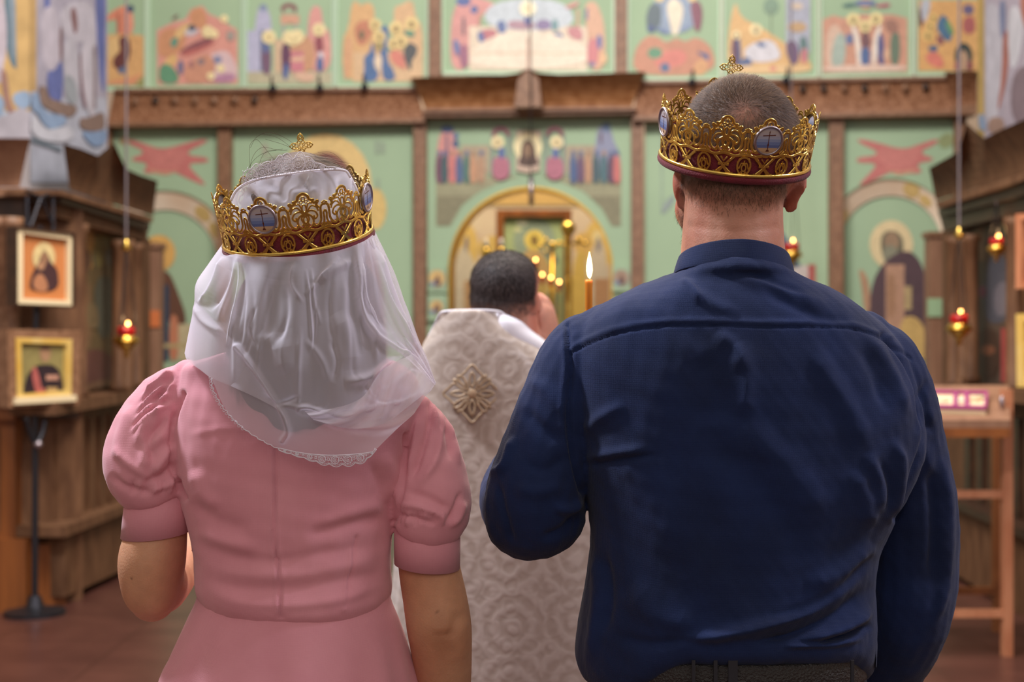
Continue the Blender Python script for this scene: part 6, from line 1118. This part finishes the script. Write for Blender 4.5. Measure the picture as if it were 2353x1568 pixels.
# second, folded back layer at the left
def inner(u, v):
    A = poly_at(crv([(447, 690), (500, 745), (548, 798), (590, 856), (655, 956), (662, 985)], 5), u); B = poly_at(crv([(428, 818), (475, 862), (529, 887), (596, 918), (645, 948), (662, 985)], 5), u); p = A*(1-v)+B*v
    return W(p[0], p[1], 1.848 + .10*max(0, 1-u*1.8)**1.5 )
b = sheet(inner, 40, 16); from_bm('veil_fold', b, VL, veil, True)
def inner2(u, v):
    A = poly_at(crv([(822, 560), (826, 640), (830, 720), (870, 780), (930, 820), (1000, 885)], 5), u); B = poly_at(crv([(862, 545), (900, 630), (935, 705), (962, 780), (985, 830), (1001, 880)], 5), u); p = A*(1-v)+B*v
    return W(p[0], p[1], 1.93 - .05*u + .03*v + .004*math.sin(v*22+u*6))
b = sheet(inner2, 40, 30); from_bm('veil_fold', b, VL, veil, True)
def inner3(u, v):
    A = poly_at(crv([(700, 945), (760, 940), (830, 915), (880, 850), (945, 815)], 5), u); B = poly_at(crv([(720, 965), (800, 985), (880, 975), (950, 925), (998, 888)], 5), u); p = A*(1-v)+B*v
    return W(p[0], p[1], 1.842 + .02*v*u + .005*math.sin(u*19+v*9))
b = sheet(inner3, 60, 30); from_bm('veil_fold', b, VE, veil, True)
# the cap of the veil over the head inside the crown
def cap_pt(u, v):
    x0 = 518 + (848-518)*u; top = poly_at([(528, 470), (540, 440), (575, 415), (640, 402), (720, 392), (790, 392), (808, 410), (822, 450), (835, 480)], u); bot = np.array([x0+ (0), 575-30*u + 14*math.sin(math.pi*u)])
    p = bot*(1-v) + top*v; s = math.sin(math.pi*(.06+.88*u)); d = 2.03 - (.117*s)*math.cos(v*.45) - .012*math.sin(math.pi*v)
    return W(p[0], p[1], d + .002*math.sin(u*23+v*5) + .0022*math.sin(v*9+u*14))
b = sheet(cap_pt, 80, 40); bmesh.ops.recalc_face_normals(b, faces=b.faces); me = bpy.data.meshes.new('veil_cap'); b.to_mesh(me); b.free(); folds(me, [([(690, 400), (710, 440), (725, 470)], 4, .004), ([(610, 410), (640, 440), (660, 470)], 14, .006), ([(660, 450), (700, 445), (740, 440)], 12, -.006), ([(780, 400), (790, 440), (800, 470)], 10, .006), ([(560, 430), (590, 470), (600, 520)], 10, .006)], facing=False)
link('veil_cap', me, VE, veil, True)
mb = MB(); mb.tube([W(x, y, 1.93) for x, y in crv([(530, 462), (545, 436), (580, 416), (640, 404), (720, 393), (788, 391), (806, 408)], 6)], .002, 6); mb.tube([W(x, y, 1.965) for x, y in crv([(806, 408), (822, 440), (838, 480)], 6)], .0018, 6); mb.build('veil_hem', lace, veil, True)
# lace: scallops, rings and netting
def lace_band(name, base, outer, D0, nscal, D1=None, seed=1):
    """base, outer: px polylines; fills the strip with rings, scalloped edge and threads"""
    b = bmesh.new(); rs = random.Random(seed); f = lambda s, t: (lambda A, B: A*(1-t)+B*t)(poly_at(base, s), poly_at(outer, s))
    wr = lambda x, v, h: (W(x, v, D0 - h) if D1 is None else W(x, v, D1(x, v) - h))
    w = 1.5/1634*1634
    sc = []
    for i in range(nscal*10+1):
        s = i/(nscal*10); t = .8 + .24*abs(math.sin(s*nscal*math.pi)); p = f(s, t); sc.append(tuple(p))
    flat_sweep(b, sc, 1.8, .0005, wr); flat_sweep(b, [tuple(f(s, .03)) for s in np.linspace(0, 1, 60)], 2.2, .0006, wr); flat_sweep(b, [tuple(f(s, .7+.2*abs(math.sin(s*nscal*math.pi)))) for s in np.linspace(0, 1, nscal*8)], 1.0, .0004, wr)
    for i in range(nscal):
        s = (i+.5)/nscal; c = f(s, .45); hgt = np.linalg.norm(f(s, 1)-f(s, 0)); r_ = min(hgt*.33, 16)
        flat_sweep(b, circ(c[0], c[1], r_, n=14), 1.8, .0006, wr); flat_sweep(b, circ(c[0], c[1], r_*.55, n=10, a0=30, a1=300), 1.6, .0006, wr); flat_sweep(b, circ(c[0], c[1], r_*.2, n=8), 1.4, .0006, wr)
        for k in range(9): a = k*40; flat_sweep(b, [(c[0]+r_*math.cos(math.radians(a)), c[1]+r_*math.sin(math.radians(a))), (c[0]+r_*1.35*math.cos(math.radians(a+18)), c[1]+r_*1.35*math.sin(math.radians(a+18)))], 1.0, .0004, wr)
        c = f(i/nscal, .4); flat_sweep(b, circ(c[0], c[1], r_*.35, n=8), 1.4, .0005, wr)
    m = nscal*7
    for i in range(m):
        for sg in (1, -1):
            s0 = i/m; s1 = min(1, max(0, s0+sg*.03)); flat_sweep(b, [tuple(f(s0, 0)), tuple(f((s0+s1)/2, .5)), tuple(f(s1, .92))], .5, .0002, wr)
    return from_bm(name, b, lace, veil, True)
lace_band('lace_trim', crv([(552, 432), (600, 412), (660, 402), (730, 392), (786, 390)], 6), crv([(574, 388), (592, 376), (628, 370), (652, 350), (672, 360), (694, 350), (720, 368), (745, 380), (782, 386)], 6), 1.922, 8)
lace_band('lace_trim', crv([(640, 1030), (700, 1042), (770, 1046), (850, 1040), (862, 1030)], 6), crv([(640, 1036), (700, 1055), (760, 1072), (830, 1066), (866, 1034)], 6), 1.845, 8)
b = bmesh.new()
ed = crv([(486, 868), (490, 895), (507, 928), (530, 957), (560, 985), (600, 1012), (640, 1032)], 8); flat_sweep(b, [(x+2.2*math.sin(i*1.9), y+1.2*math.cos(i*1.9)) for i, (x, y) in enumerate(ed)], 2.2, .0006, lambda x, v, h: W(x, v, 1.852-h))
for i in range(0, len(ed)-16, 2): flat_sweep(b, circ(ed[i][0]-3, ed[i][1]+1, 3, n=8), 1.1, .0004, lambda x, v, h: W(x, v, 1.851-h))
from_bm('lace_edge', b, lace, veil, True)
